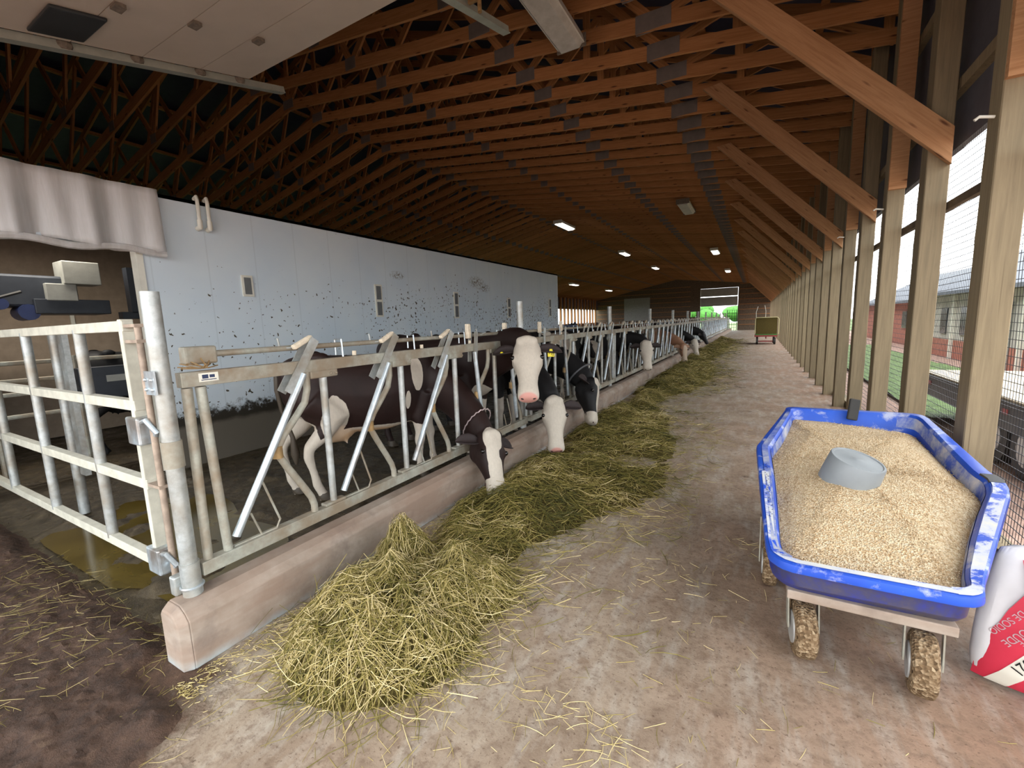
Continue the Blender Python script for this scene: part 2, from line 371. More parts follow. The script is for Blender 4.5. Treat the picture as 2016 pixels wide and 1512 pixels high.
# ---- curb under the headlocks
prof = [(-2.50, 0), (-2.29, 0), (-2.29, .245), (-2.325, .285), (-2.37, .31), (-2.47, .31), (-2.50, .28)]
b = MB(); b.prism(prof, 'y', .86, 52)
rg = [(-2.475, 0), (-2.32, 0), (-2.32, .235), (-2.345, .27), (-2.37, .285), (-2.455, .285), (-2.475, .26)]
b.loft([[V((x, .82, z)) for x, z in rg], [V((x, .86, z)) for x, z in prof]])
structure('trim_curb', b, 'curb_concrete', bevel=.006)
# ---- walls
b = MB(); b.box(XR, XR + .05, -1, YF, 2.94, 5.3); o = structure('wall_right', b, 'siding')
b = MB()
for z in (3.35, 4.3): b.box(XR - .06, XR, -1, YF, z, z + .09)
structure('trim_girt', b, 'post_wood')
b = MB(); b.box(XR - .05, XR + .06, -1, YF, -.2, .1); structure('baseboard_right', b, 'post_wood')
b = MB(); b.box(XR - .015, XR + .03, -1, YF, 2.45, 2.515); structure('trim_net_rail', b, 'wood_board_dark')
b = MB()   # far end wall with a big doorway
b.box(-5.65, -1.85, YF, YF + .15, 4.7, 9.0)
b.box(-1.85, 3, YF, YF + .15, 0, 9.0); b.box(XL - .3, -6.65, YF, YF + .15, 0, 9.0)
b.box(-6.65, -6.05, YF, YF + .15, 0, 1.6); b.box(-6.65, -6.05, YF, YF + .15, 2.2, 9.0); b.box(-6.05, -5.65, YF, YF + .15, 0, 9.0)
structure('wall_far', b, 'wood_board_dark')
b = MB()
for k in range(9): b.box(XL, -6.7, YF - .05, YF, .6 + .55 * k, .66 + .55 * k)
for k in range(9): b.box(-1.7, XR, YF - .05, YF, .6 + .55 * k, .66 + .55 * k)
structure('trim_far_girts', b, 'truss_wood')
b = MB(); b.box(XL - .1, XL, -1, YF, 2.9, 6.2); b.box(XL - .1, XL, -1, YF, -.2, 1.35); structure('wall_left', b, 'siding')
o = MB().box(-14.3, -11.2, YF - .08, YF - .04, 1.4, 4.1).build('panel', 'machine_grey'); o.name = 'door_1'; o['kind'] = 'structure'
d = bpy.data.objects.new('door_2', None); COL.objects.link(d); d.location = (-3.75, YF, 0); d['kind'] = 'structure'
b = MB(); b.box(-1.88, 1.88, -.06, -.01, 2.73, 3.72); b.build('lower_panel', 'machine_grey', d)
MB().box(-1.88, 1.88, -.06, -.01, 3.80, 4.68).build('upper_panel', 'machine_grey', d)
b = MB()   # front end wall, behind the camera, with the two overhead door openings
b.box(XL - .3, -5.35, -1.2, -1.05, 0, 9.0); b.box(-5.35, 1.15, -1.2, -1.05, 3.5, 9.0); b.box(-2.52, -2.38, -1.2, -1.05, 0, 3.5); b.box(1.15, 2.0, -1.2, -1.05, 0, 9.0)
structure('wall_front', b, 'siding')
# ---- roof deck and ridge
def zt(x): return 8.35 - .33 * (x - XRIDGE) if x > XRIDGE else 8.35 - .33 * (XRIDGE - x)
def zb(x): return 5.92 - .122 * (x - XRIDGE) if x > XRIDGE else 5.92 - .2 * (XRIDGE - x)
b = MB(); b.prism([(2.1, zt(2.1) + .05), (XRIDGE, 8.40), (XRIDGE, 8.45), (2.1, zt(2.1) + .1)], 'y', -1.2, YF + .6); structure('ceiling_1', b, 'roof_steel')
b = MB(); b.prism([(XRIDGE, 8.40), (XL - .8, zt(XL - .8) + .05), (XL - .8, zt(XL - .8) + .1), (XRIDGE, 8.45)], 'y', -1.2, YF + .6); structure('ceiling_2', b, 'roof_steel')
for i, x in enumerate([XRIDGE + d for d in (-8.8, -7.3, -5.8, -4.3, -2.8, -1.3, 1.3, 2.8, 4.3, 5.8, 7.3, 8.8)]):
    o = structure('trim_purlin', MB().box(x - .045, x + .045, -1, YF, zt(x) - .03, zt(x) + .03), 'truss_wood')
# ---- roof trusses
T_S = .65
def dress_truss():
    root = thing('roof_truss', (0, 0, 0), 'x', 'roof truss', 'roof trusses across the barn')
    H = .17
    def beam(n, a, b_, h=.13, w=.04, mat='truss_wood', up=(0, 0, 1)):
        a = V((a[0], 0, a[1])); b_ = V((b_[0], 0, b_[1])); L = (b_ - a).length; d = (b_ - a).normalized()
        # own frame along the member so grain follows it
        o = MB().box(0, L, -w / 2, w / 2, -h / 2, h / 2).build(n, mat, root); o.location = a; o.rotation_euler = (0, -math.atan2(d.z, d.x), 0); return o
    beam('bottom_chord', (XRIDGE - .05, zb(XRIDGE) + H / 2), (1.38, zb(1.38) + H / 2), H)
    beam('bottom_chord', (XL, zb(XL) + H / 2), (XRIDGE + .05, zb(XRIDGE) + H / 2), H)
    beam('top_chord', (XRIDGE, zt(XRIDGE) - .08), (1.6, zt(1.6) - .08)); beam('top_chord', (XL, zt(XL) - .08), (XRIDGE, zt(XRIDGE) - .08))
    rb = [1.25, -1.23, -3.3, -5.7, -8.2]; rt = [1.25, 0., -2.3, -4.5, -6.7, -8.2]
    lb = [2 * XRIDGE - x for x in rb]; lt = [2 * XRIDGE - x for x in rt]
    for B, T in ((rb, rt), (lb, lt)):
        for i in range(len(B)):
            p = (B[i], zb(B[i]) + .1)
            for j in (i, i + 1):
                q = (T[j], zt(T[j]) - .1)
                if i == 4 and (T is lt or j == 4) and j == 5: continue
                beam('web', p, q, .10, .036)
        s = 1 if B is rb else -1
    for x in (-.35, -2.3): beam('web', (x, zb(x) + .1), (x + .001, zt(x) - .1), .10, .036)
    for x, wd, hg in ((-1.23, .42, .2), (-3.3, .32, .18), (-5.7, .22, .17), (-8.2, .3, .16), (-10.7, .22, .17), (-13.1, .3, .18)):
        z = zb(x) + .1; b = MB()
        for sy in (-.024, .024): b.box(x - wd / 2, x + wd / 2, sy - .003, sy + .003, z - hg / 2, z + hg / 2)
        b.build('gusset_plate', 'gusset', root)
    return root
T0 = dress_truss(); T0.location = (0, 3.35, 0)
T0['label'] = 'orange wooden roof truss nearest the raised overhead doors, beyond their edge'
ty = [3.35 + T_S * k for k in range(78)]
flat = MB()   # the same truss as one mesh for the far end, where members are under a pixel or two
for ch in T0.children:
    mw = Matrix.Translation(ch.location) @ ch.rotation_euler.to_matrix().to_4x4()
    flat.add([mw @ v.co for v in ch.data.vertices], [tuple(p.vertices) for p in ch.data.polygons], 1 if ch.name.startswith('gusset') else 0)
flatme = flat.mesh('roof_truss', ['truss_wood', 'gusset'])
for k, y in enumerate(ty[1:], 1):
    if k < 22:
        lab = {1: 'orange wooden roof truss directly in front of the nearest strip light', 2: 'orange wooden roof truss over the middle of the nearest strip light',
               3: 'orange wooden roof truss over the far end of the nearest strip light'}.get(k, 'orange wooden roof truss between the nearest strip light and the second one')
        dup(T0, (0, y, 0), lab)
    else:
        o = bpy.data.objects.new('roof_truss', flatme); COL.objects.link(o); o.location = (0, y, 0)
        tag(o, 'distant roof truss in the far half of the brown ceiling', 'roof truss', 'roof trusses across the barn')
# trusses nearer than the camera's upper edge, over the doorway
for y in (2.7, 2.05, 1.4, .75, .1, -.55): dup(T0, (0, y, 0), 'orange wooden roof truss above the raised overhead doors')
# ================================================================== RIGHT WALL: posts, braces, netting
PS = 1.3
def post_y(k): return 3.80 + PS * k
post_me = MB().box(-.075, .075, 0, .17, -.2, 5.0).mesh('wooden_post', 'post_wood')
plab = {0: 'nearest big wooden wall post in view, with a round knot, behind the feed cart', 1: 'second wooden wall post from the front, carrying the foot of the biggest diagonal brace',
        2: 'third wooden wall post from the front, with a short board nailed on above', 3: 'fourth wooden wall post from the front, under the second diagonal brace'}
for k in range(-1, 39):
    o = bpy.data.objects.new('wooden_post', post_me); COL.objects.link(o); o.location = (1.275, post_y(k), 0)
    bv = o.modifiers.new('bevel', 'BEVEL'); bv.width = .006; bv.segments = 1
    far = k > 3
    tag(o, plab.get(k, 'square wooden wall post in the long row receding to the far wall' if far else 'wooden wall post beside the cart, outside the right edge'), 'post', 'wooden posts along the right wall')
def brace(k):
    y = post_y(k) - .032; a = V((1.41, y, 2.84)); b_ = V((-.66, y, 4.96)); d = (b_ - a); L = d.length
    mb = MB(); h = .2
    ang = math.atan2(d.z, d.x)
    # lower end cut plumb along the post
    c = h / 2 / abs(math.tan(ang)) if 0 else .0
    e = h * 1.03   # plumb cut foot
    mb.v = [(e, -.03, -h / 2), (L, -.03, -h / 2), (L + .16, -.03, h / 2), (0, -.03, h / 2), (e, .03, -h / 2), (L, .03, -h / 2), (L + .16, .03, h / 2), (0, .03, h / 2)]
    mb.f = [(0, 1, 2, 3), (7, 6, 5, 4), (0, 4, 5, 1), (1, 5, 6, 2), (2, 6, 7, 3), (3, 7, 4, 0)]; mb.mi = [0] * 6
    o = mb.build('knee_brace', 'brace_wood', None, bevel=.004); o.location = a; o.matrix_world = Matrix.Translation(a) @ Matrix.Rotation(-ang, 4, 'Y')
    return o
bl = {1: 'biggest diagonal wooden knee brace, in front, running from the second post up to the trusses', 3: 'second diagonal wooden knee brace, behind the biggest one',
      5: 'third diagonal wooden knee brace from the front', 7: 'fourth diagonal wooden knee brace from the front'}
for k in range(1, 39, 2):
    tag(brace(k), bl.get(k, 'small diagonal knee brace far down the right wall' if k > 0 else 'diagonal knee brace above the right edge of the cart'), 'brace', 'knee braces of the right wall')
    if k == -1: pass
sb = MB().box(-.075, .075, -.045, 0, 2.90, 4.95).mesh('scab_board', 'brace_wood')
for k in range(0, 38, 2):
    o = bpy.data.objects.new('scab_board', sb); COL.objects.link(o); o.location = (1.275, post_y(k), 0)
    tag(o, {0: 'short reddish board nailed on top of the nearest wall post', 2: 'reddish board nailed on the third wall post, beside the second brace'}.get(k, 'upright board nailed high on a post farther down the wall'), 'board', 'boards nailed to the posts')
# netting: rolls of square wire mesh stretched behind the posts
def netting(name, z0, z1, label):
    b = MB(); X = XR + .0
    y0, y1 = .9, 22.
    nz = int(round((z1 - z0) / .052))
    for i in range(nz + 1):
        z = z0 + (z1 - z0) * i / nz; r = .0026
        pts = []
        steps = 60; off = 0
        vs = []
        for j in range(steps + 1):
            t = (j / steps) ** 1.5; y = y0 + (y1 - y0) * t
            zz = z + .008 * sin(y * 2.1 + z * 3) * (1 if name else 0)
            vs.append((X + .012 * sin(y * 1.7 + z * 2), y, zz))
        b.tube(vs, r, 4, False)
    y = y0
    while y < 13:
        b.tube([(X + .012 * sin(y * 1.7 + z * 2), y, z) for z in [z0 + (z1 - z0) * q / 4 for q in range(5)]], .0018, 3, False); y += .035 if y < 9 else .05
    o = b.build('wire_netting', 'black_wire'); return tag(o, label, 'wire netting')
netting('a', .08, 2.44, 'tall black wire netting stretched behind the posts, below the dark rail')
netting('b', 2.52, 2.95, 'narrow strip of black wire netting above the dark rail of the right wall')
for k, (yy, zz) in enumerate([(3.78, 2.72), (6.40, 2.72), (8.96, 2.8)]):
    t = MB().tube([(1.19, yy + .06, zz), (1.12, yy + .05, zz + .012), (1.10, yy + .05, zz - .004)], .009, 8).build('insulator', 'pvc_white')
    tag(t, ['small pale peg on the side of the nearest wall post', 'small pale peg on the side of the third wall post', 'small pale peg on the side of the fifth wall post'][k], 'peg', 'pale pegs on the wall posts')
# ================================================================== LAMPS
def lamp(x, y, z, label, group=None, dirt=True):
    t = thing('strip_light', (x, y, z), label, 'ceiling light', 'strip lights under the trusses')
    b = MB(); b.prism([(-.18, .02), (-.15, .13), (.15, .13), (.18, .02)], 'y', -.76, .76); b.build('housing', 'fixture_white', t, bevel=.006)
    b = MB(); b.prism([(-.165, .02), (-.12, -.035), (.12, -.035), (.165, .02)], 'y', -.73, .73); b.build('cover', 'lamp_cover' if dirt else 'tube_lit', t, bevel=.008)
    for s in (-1, 1): MB().tube([(0, s * .5, .13), (0, s * .5, .2)], .008, 6).build('hanger', 'dirty_galvanised', t)
    for s in (-1, 1): MB().box(-.19, .19, s * .76 - .012, s * .76 + .012, -.01, .135).build('end_cap', 'cobweb' if dirt else 'fixture_white', t)
    return t
def hang(x, y, label, dirt=False): return lamp(x, y, zb(x) - .2, label, dirt=dirt)
lamp(-2.16, 4.86, zb(-2.16) - .2, 'big dusty strip light hanging in front, nearest the camera', dirt=True)
hang(-2.06, 15.1, 'second strip light above the feed alley, beyond the nearest one', True)
hang(-2.06, 26., 'lit strip light above the feed alley, third from the front')
hang(-2.06, 37.6, 'small far strip light above the feed alley near the far doorway')
hang(-7.3, 17.9, 'lit strip light under the ridge, nearest of the middle row'); hang(-7.3, 27.6, 'lit strip light under the ridge, second of the middle row')
hang(-7.3, 37., 'strip light under the ridge, faintest and farthest of the middle row')
hang(-13.6, 35.2, 'bright strip light low on the left slope above the left windows'); hang(-13.6, 45.2, 'dim strip light on the left slope beside the far end wall')
# ================================================================== OVERHEAD DOORS (raised)
SL = .245
def dz(y): return 4.5 + SL * (y - 3.30)
t = thing('overhead_door', (0, 0, 0), 'raised white sectional overhead door above the cow alley, with a dark vent', 'overhead door')
seams = [3.30, 2.78, 2.26, 1.74, 1.22, .70, .18]
for i in range(6):
    y1, y0 = seams[i], seams[i + 1] + .006
    b = MB(); vs = [(x, y, dz(y) + q) for q in (0, .05) for x, y in ((-5.22, y0), (-2.62, y0), (-2.62, y1), (-5.22, y1))]
    b.add(vs, [(3, 2, 1, 0), (4, 5, 6, 7), (0, 1, 5, 4), (1, 2, 6, 5), (2, 3, 7, 6), (3, 0, 4, 7)]); b.build('door_panel', 'door_white', t)
def onpl(px, py, plane=None):
    d = c2w(V((px - 1008., py - 756., F))); z0 = 1.6
    # intersection with the inclined door plane z = 4.5 + SL (y - 3.30)
    s = (4.5 - SL * 3.30 - z0) / (d.z - SL * d.y); return V((0, 0, 1.6)) + d * s
vc = [onpl(60, 5), onpl(165, 5), onpl(128, 68), onpl(42, 60)]
cy_ = 1.72; b = MB(); x0, x1 = -5.10, -4.72
for k, (ins, dd) in enumerate(((0, 0), (.05, 0))): pass
b = MB()
b.add([(x, y, dz(y) - q) for q in (-.0, .03) for x, y in ((-5.12, 1.45), (-4.62, 1.45), (-4.62, 1.80), (-5.12, 1.80))], [(3, 2, 1, 0), (4, 5, 6, 7), (0, 1, 5, 4), (1, 2, 6, 5), (2, 3, 7, 6), (3, 0, 4, 7)])
b.build('vent', 'vent_dark', t, bevel=.012)
for x in (-4.95, -4.42, -3.9):
    y = {-4.95: 1.75, -4.42: 2.27, -3.9: 2.79}[x]
for (px, py) in ((232, 10), (383, 45), (508, 77)):
    p = onpl(px, py); MB().box(-.05, .05, -.035, .035, -.03, .0).build('hinge', 'cobweb', t, loc=p)
for x, ye, lb in ((-5.30, 3.78, 'left door track of the raised overhead door above the cow alley'), (-2.53, 4.62, 'right door track hanging between the two raised overhead doors')):
    tt = thing('door_track', (x, 0, 0), 'galvanised ' + lb, 'door track', 'tracks of the overhead doors')
    def seg(n, w, h, off, mat):
        a = V((0, -.2, dz(-.2) + off)); c = V((0, ye, dz(ye) + off)); MB().bar(a, c, w, h).build(n, mat, tt)
    seg('track_rail', .055, .07, -.02, 'galv_track'); seg('track_lip', .09, .008, -.055, 'galv_track')
    if x < -4:
        for y in (1.72, 2.24, 2.80, 3.22):
            MB().ball((.03, y, dz(y) - .01), (.05, .055, .045), 8, 6).build('roller_bracket', 'cobweb', tt)
    else: MB().bar((0, 3.7, dz(3.7)), (0, 3.7, zb(-2.53)), .03, .03).build('hanger_bar', 'galv_track', tt)
t = thing('overhead_door', (0, 0, 0), 'raised white overhead door of the feed alley, only its corner showing at the top', 'overhead door')
for i in range(5):
    y1 = 3.86 - .52 * i; y0 = y1 - .514
    b = MB(); vs = [(x, y, dz(y) + q) for q in (0, .05) for x, y in ((-2.44, y0), (1.05, y0), (1.05, y1), (-2.44, y1))]
    b.add(vs, [(3, 2, 1, 0), (4, 5, 6, 7), (0, 1, 5, 4), (1, 2, 6, 5), (2, 3, 7, 6), (3, 0, 4, 7)]); b.build('door_panel', 'door_white', t)
b = MB(); b.bar((-2.48, 3.80, dz(3.8) - .02), (-2.2, 3.80, dz(3.8) - .02), .03, .03); b.tube([(-2.36, 3.80, dz(3.8) - .01), (-2.36, 3.80, dz(3.8) - .14)], .02, 8); b.build('bottom_roller', 'rust_clamp', t)
# ================================================================== MILKING ROOM (white panel wall)
b = MB(); b.box(-6.12, -6, 2.30, 14.0, -.1, 3.20); b.box(-6.12, -6, -3, 2.30, 2.58, 3.20)
b.box(-16, -6.12, 13.88, 14.0, -.1, 3.20)
structure('wall_room', b, 'panel_wall')
structure('trim_room_corner', MB().box(-6.13, -5.985, 2.27, 2.30, 0, 2.58).box(-6.02, -5.985, 2.30, 2.33, 0, 2.58), 'pvc_white')
structure('ceiling_room', MB().box(-16, -6, -3, 14, 3.16, 3.20), 'room_grey')
structure('wall_room_back', MB().box(-10.2, -10.0, -3, 13.88, 0, 3.16), 'room_beige')
for i, (y, za, zb_) in enumerate(((3.45, 2.10, 2.34), (5.78, 1.82, 2.36), (8.12, 1.78, 2.33), (10.55, 1.78, 2.28), (13.3, 1.8, 2.34))):
    h = .055 if i == 0 else .065
    d = bpy.data.objects.new('window_%d' % (i + 1), None); COL.objects.link(d); d.location = (-6, y, 0); d['kind'] = 'structure'
    b = MB(); b.box(0, .02, -h - .02, h + .02, za - .02, zb_ + .02); b.build('frame', 'pvc_white', d, bevel=.004)
    n = 1 if i == 0 else 2
    for q in range(n):
        a = za + (zb_ - za) * q / n + (.012 if q else 0); c = za + (zb_ - za) * (q + 1) / n - (.012 if q < n - 1 else 0)
        MB().box(.02, .024, -h + .01, h - .01, a + .01, c - .01).build('pane', 'room_grey', d)
for y, l in ((2.93, 'left one of two white elbow vent pipes at the top of the white wall'), (3.04, 'right one of two white elbow vent pipes at the top of the white wall')):
    t = thing('vent_pipe', (-5.93, y, 0), l, 'pipe', 'white vent pipes')
    MB().tube([(-.07, 0, 3.22), (-.01, 0, 3.24), (.0, 0, 3.20), (0, 0, 2.93)], .021, 12).build('pipe', 'pvc_white', t, True)
    MB().tube([(0, 0, 2.97), (0, 0, 2.90), (.0, 0, 2.885), (-.065, 0, 2.875)], .029, 12).build('elbow', 'pvc_white', t, True)
# clear plastic sheet gathered over the opening
b = MB(); ny, nz = 90, 10; vs = []
for j in range(nz + 1):
    for i in range(ny + 1):
        y = -.2 + 2.72 * i / ny; z = 3.22 - .68 * j / nz; a = .025 + .06 * j / nz
        vs.append((-5.93 + a * (sin(y * 11) * .6 + .4 * sin(y * 23 + 1)), y, z + (.03 * sin(y * 5) if j == nz else 0)))
b.add(vs, [(j * (ny + 1) + i, j * (ny + 1) + i + 1, (j + 1) * (ny + 1) + i + 1, (j + 1) * (ny + 1) + i) for j in range(nz) for i in range(ny)])
o = b.build('plastic_curtain', 'clear_sheet', smooth=True); so = o.modifiers.new('thick', 'SOLIDIFY'); so.thickness = .002
tag(o, 'translucent plastic sheet gathered along the top of the milking room opening', 'plastic curtain')
b = MB(); b.tube([(-5.90, -.2 + 2.72 * i / 30, 2.53 + .02 * sin(i * .8)) for i in range(31)], .035, 8)
b.build('rolled_hem', 'clear_sheet', None, True).parent = o
# robot and gear seen through the opening
t = thing('milking_robot', (-8.3, 1.6, 0), 'dark milking robot with blue motors inside the milking room, left edge', 'milking robot')
MB().box(-.3, .3, -1.5, -.45, 0, 2.35).build('tall_cabinet', 'room_grey', t, bevel=.02)
MB().box(-.25, .25, -.35, .75, 2.02, 2.42).build('arm_housing', 'dark_machine', t, bevel=.03)
MB().box(-.25, .3, .30, 1.05, 1.93, 2.12).build('cross_beam', 'dark_machine', t, bevel=.01)
MB().box(.0, .32, .42, .72, 2.10, 2.32).build('control_box', 'machine_grey', t, bevel=.01)
MB().box(.02, .34, .60, .98, 2.32, 2.62).build('valve_box', 'machine_grey', t, bevel=.01)
for y in (.02, .25): MB().tube([(-.05, y, 1.95 + .1 * (y < .1)), (.28, y, 1.95 + .1 * (y < .1))], .10 if y > .1 else .07, 16).build('motor', 'motor_blue', t, True)
MB().tube([(.25, -.25, 2.3), (.33, -.2, 2.15), (.35, 0, 2.12), (.3, .2, 2.2)], .018, 8).build('hose', 'rubber', t, True)
t = thing('pipe_arm', (-8.1, 3.0, 0), 'black vertical pipe with a crossbar hanging inside the milking room', 'pipe arm')
MB().box(-.07, .07, -.1, 0, 1.95, 2.6).build('upright', 'dark_machine', t); MB().box(-.07, .07, -.22, .35, 1.86, 1.96).build('crossbar', 'dark_machine', t)
MB().tube([(0, .3, 2.0), (0, .12, 1.98), (0, .1, 1.8), (.0, .14, 1.2)], .022, 8).build('white_hose', 'pvc_white', t, True)
MB().tube([(.05, .3, 1.95), (.05, .22, 1.7), (.05, .25, 1.2)], .03, 8).build('black_hose', 'rubber', t, True)
for y, l in ((1.75, 'left of the two cream upright door battens on the back wall of the milking room'), (2.75, 'right one of the cream upright battens on the back wall of the milking room')):
    tag(MB().box(-9.99, -9.95, y, y + .05, 0, 2.6).build('wall_batten', 'pvc_white'), l, 'batten')
rl = bpy.data.lights.new('added_room_light', 'AREA'); rl.shape = 'RECTANGLE'; rl.size = .2; rl.size_y = 1.2; rl.energy = 8; rl.color = (1, .93, .82)  # added area lamp to brighten the milking room; lamp and housing are unseen
ro = bpy.data.objects.new('added_room_light', rl); COL.objects.link(ro)
t = thing('strip_light', (-7.9, 1.9, 3.06), 'added strip light brightening the milking room, unseen above the curtain', 'ceiling light'); MB().box(-.12, .12, -.62, .62, .0, .09).build('housing', 'fixture_white', t)
ro.parent = t; ro.location = (0, 0, -.02)
t = thing('stall_rails', (-7.2, 0, 0), 'low steel pipe rails of the milking stall inside the room', 'stall rails')
for z in (.75, 1.0, 1.15, 1.35): MB().tube([(0, .2, z), (0, 2.75, z), (-.05, 2.8, z - .1)], .025, 8).build('rail', 'dirty_galvanised', t, True)
for y in (.35, 1.25, 1.95): MB().tube([(0, y, 0), (0, y, 1.4)], .028, 8).build('upright', 'dirty_galvanised', t, True)
b = MB().box(-7.1, -6.95, 1.9, 2.6, .85, 1.25); tag(b.build('feed_box', 'dark_machine', bevel=.02), 'dark box with a pale plate hanging on the milking stall rails', 'feed box')
MB().box(-6.95, -6.945, 2.15, 2.35, 1.06, 1.14).build('label_plate', 'machine_grey', bpy.data.objects['feed_box'])
# ================================================================== GATE AND BIG POST
t = thing('gate', (0, 1.0, 0), 'painted steel pipe gate closing the cow alley at the left, swung shut', 'gate')
for z in (1.655, 1.235, .80, .335): MB().box(-6.3, -2.85, -.025, .025, z - .028, z + .028).build('gate_rail', 'gate_paint', t, bevel=.004)
for x in (-3.53, -4.53, -5.53): MB().tube([(x, 0, .34), (x, 0, 1.65)], .028, 12).build('gate_upright', 'galvanised', t, True)
MB().box(-2.895, -2.855, -.028, .028, .30, 1.69).build('end_bar', 'gate_paint', t, bevel=.004)
MB().tube([(-2.74, 0, .25), (-2.74, 0, 1.66)], .016, 10).build('hinge_rod', 'worn_rod', t, True)
for z in (1.655, 1.575, .80): MB().box(-2.87, -2.72, -.02, .02, z - .008, z + .008).build('hinge_tab', 'worn_rod', t)
for z in (1.10, .36):
    MB().box(-2.94, -2.80, -.045, .03, z - .075, z + .075).build('hinge_sleeve', 'polished_steel', t, bevel=.01)
    MB().tube([(-2.81, -.02, z + .05), (-2.73, -.03, z + .07), (-2.71, 0, z), (-2.76, .01, z - .04)], .014, 8).build('hinge_hook', 'polished_steel', t, True)
t = thing('steel_post', (-2.42, .945, .31), 'tall thick galvanised post at the near end of the headlocks', 'post')
MB().tube([(0, 0, 0), (0, 0, 1.49)], .037, 20).build('tube', 'galvanised', t, True)
MB().tube([(0, 0, 0), (0, 0, .17)], .043, 20).build('sleeve', 'galvanised', t, True); MB().tube([(0, 0, .66), (0, 0, .79)], .043, 20).build('collar', 'dirty_galvanised', t, True)
MB().box(-.09, -.04, -.06, .06, -.0, .10).build('foot_clamp', 'galvanised', t, bevel=.008)
MB().tube([(.047 * cos(a), .047 * sin(a), .045) for a in [-2.6 + .4 * i for i in range(14)]], .007, 6).build('foot_ring', 'polished_steel', t, True)
MB().box(-.045, .05, -.05, -.042, 1.02, 1.13).build('bracket_plate', 'polished_steel', t)
for x, z in ((-.03, 1.045), (-.03, 1.09), (.03, 1.045), (.03, 1.09)): MB().ball((x, -.052, z), .009, 8, 6).build('bolt', 'polished_steel', t, True)
t = thing('steel_post', (-5.15, 1.35, 0), 'flat sided steel post with a wide guard plate at the left edge, behind the gate', 'post')
MB().box(-.06, .06, -.02, .02, .4, 1.65).build('guard_plate', 'galvanised', t); MB().tube([(-.2, 0, 0), (-.2, 0, 1.7)], .04, 14).build('tube', 'galvanised', t, True)
# ================================================================== HEADLOCKS
HX = -2.42; NB = 12; PL = 3.69
def stall(t, y0, locked, fine=True, last=False):
    P = lambda y, z, dx=0.: (dx, y0 + y, z)
    seg = 12 if fine else 6
    if locked: top, bot = P(.30, 1.34, .03), P(.40, .52, .03)
    else: top, bot = P(.55, 1.34, .03), P(.06, .52, .03)
    MB().tube([top, bot], .021, seg).build('lock_bar', 'polished_steel', t, True)
    bent = [P(.59, 1.36), P(.585, 1.24), P(.56, 1.16), P(.49, 1.08), P(.40, .985), P(.365, .93), P(.365, .87), P(.40, .80), P(.49, .645), P(.54, .555), P(.555, .50), P(.555, .42)]
    MB().tube(bent, .021, seg).build('bent_bar', 'dirty_galvanised', t, True)
    MB().tube([P(.705, 1.33), P(.70, .44)], [.024, .021], seg).build('stall_upright', 'galvanised', t, True)
    b = MB(); b.tube([P(.355, .935), P(.355, .865)], .029, seg); b.build('pivot_clamp', 'rust_clamp', t, True)
    # latch straps either side of the top rail, with a release paddle
    a, c = (P(.44, 1.24), P(.65, 1.545)) if not locked else (P(.30, 1.24), P(.33, 1.53))
    for sx in (-.034, .036):
        b = MB(); aa = V(a) + V((sx, 0, 0)); cc = V(c) + V((sx, 0, 0)); b.bar(aa, cc, .005, .058, up=(0, 0, 1)); b.build('latch_strap', 'galvanised', t)
    if locked: b = MB().box(-.02, .02, y0 + .22, y0 + .27, 1.47, 1.61)
    else: b = MB().bar(P(.52, 1.50), P(.65, 1.56), .035, .03)
    b.build('release_paddle', 'cream_plastic', t, bevel=.008)
    if fine:
        MB().tube([P(.46, 1.56, -.05), P(.47, 1.50, -.05), P(.52, 1.50, -.03), P(.56, 1.52, 0)], .006, 6).build('latch_hook', 'galvanised', t, True)
        if not last: MB().tube([P(.86, 1.43, -.05), P(.86, 1.535, -.05), P(.86, 1.535, .015), P(.86, 1.42, .02)], .006, 6).build('rod_bracket', 'polished_steel', t, True)
        if not last: MB().tube([P(.98, 1.42, -.01), P(.98, 1.45, -.01)], .014, 8).build('rubber_stop', 'cream_plastic', t, True)
        for q in (.5 * (.44 + .65),): pass
        g = MB(); g.tube([P(.245, .765), P(.325, .50), P(.30, .455), P(.06, .455)], .0065, 6); g.tube([P(.165, .60), P(.21, .46)], .0055, 6); g.build('guard_rod', 'dirty_galvanised', t, True)
        MB().box(-.03, .03, y0 + .60, y0 + .80, 1.30, 1.348).build('upright_bracket', 'dirty_galvanised', t, bevel=.008)
        MB().box(-.028, .028, y0 + .62, y0 + .78, .455, .475).build('foot_bracket', 'dirty_galvanised', t, bevel=.006)
        for yy in (.745, .785): MB().ball((.033, y0 + yy, 1.322), .009, 8, 6).build('bolt', 'dirty_galvanised', t, True)
def panel(y, first=False, locked=(), fine=True):
    t = thing('headlock_panel', (HX, y, 0), 'x', 'headlock panel', 'headlock panels along the curb')
    L = PL - .07 if not first else PL - .12
    MB().box(-.028, .028, 0, L, 1.345, 1.418).build('top_rail', 'dirty_galvanised', t, bevel=.003)
    MB().box(-.03, .03, -.02, L, .385, .455).build('bottom_rail', 'dirty_galvanised', t, bevel=.004)
    MB().tube([(-.05, .06 if first else -.04, 1.498), (-.05, L, 1.498)], .017, 12).build('control_rod', 'dirty_galvanised', t, True)
    y0 = .09
    MB().tube([(0, .03, 1.34), (0, .02, .40)], [.024, .021], 12).build('end_upright', 'dirty_galvanised' if first else 'galvanised', t, True)
    if first: MB().tube([(0, y0 + .0, 1.34), (0, y0 + .03, .43)], [.024, .022], 12).build('end_upright', 'dirty_galvanised', t, True)
    for i in range(5):
        stall(t, y0 + .70 * i, i in locked, fine, i == 4)
    return t
p1 = panel(1.01, True, (3, 4)); p1['label'] = 'nearest galvanised headlock panel, with the sticker and the brown cow behind it'
s = MB().box(.029, .0305, .075, .165, 1.365, 1.408).build('sticker', 'pvc_white', p1); s.location = (0, 0, 0)
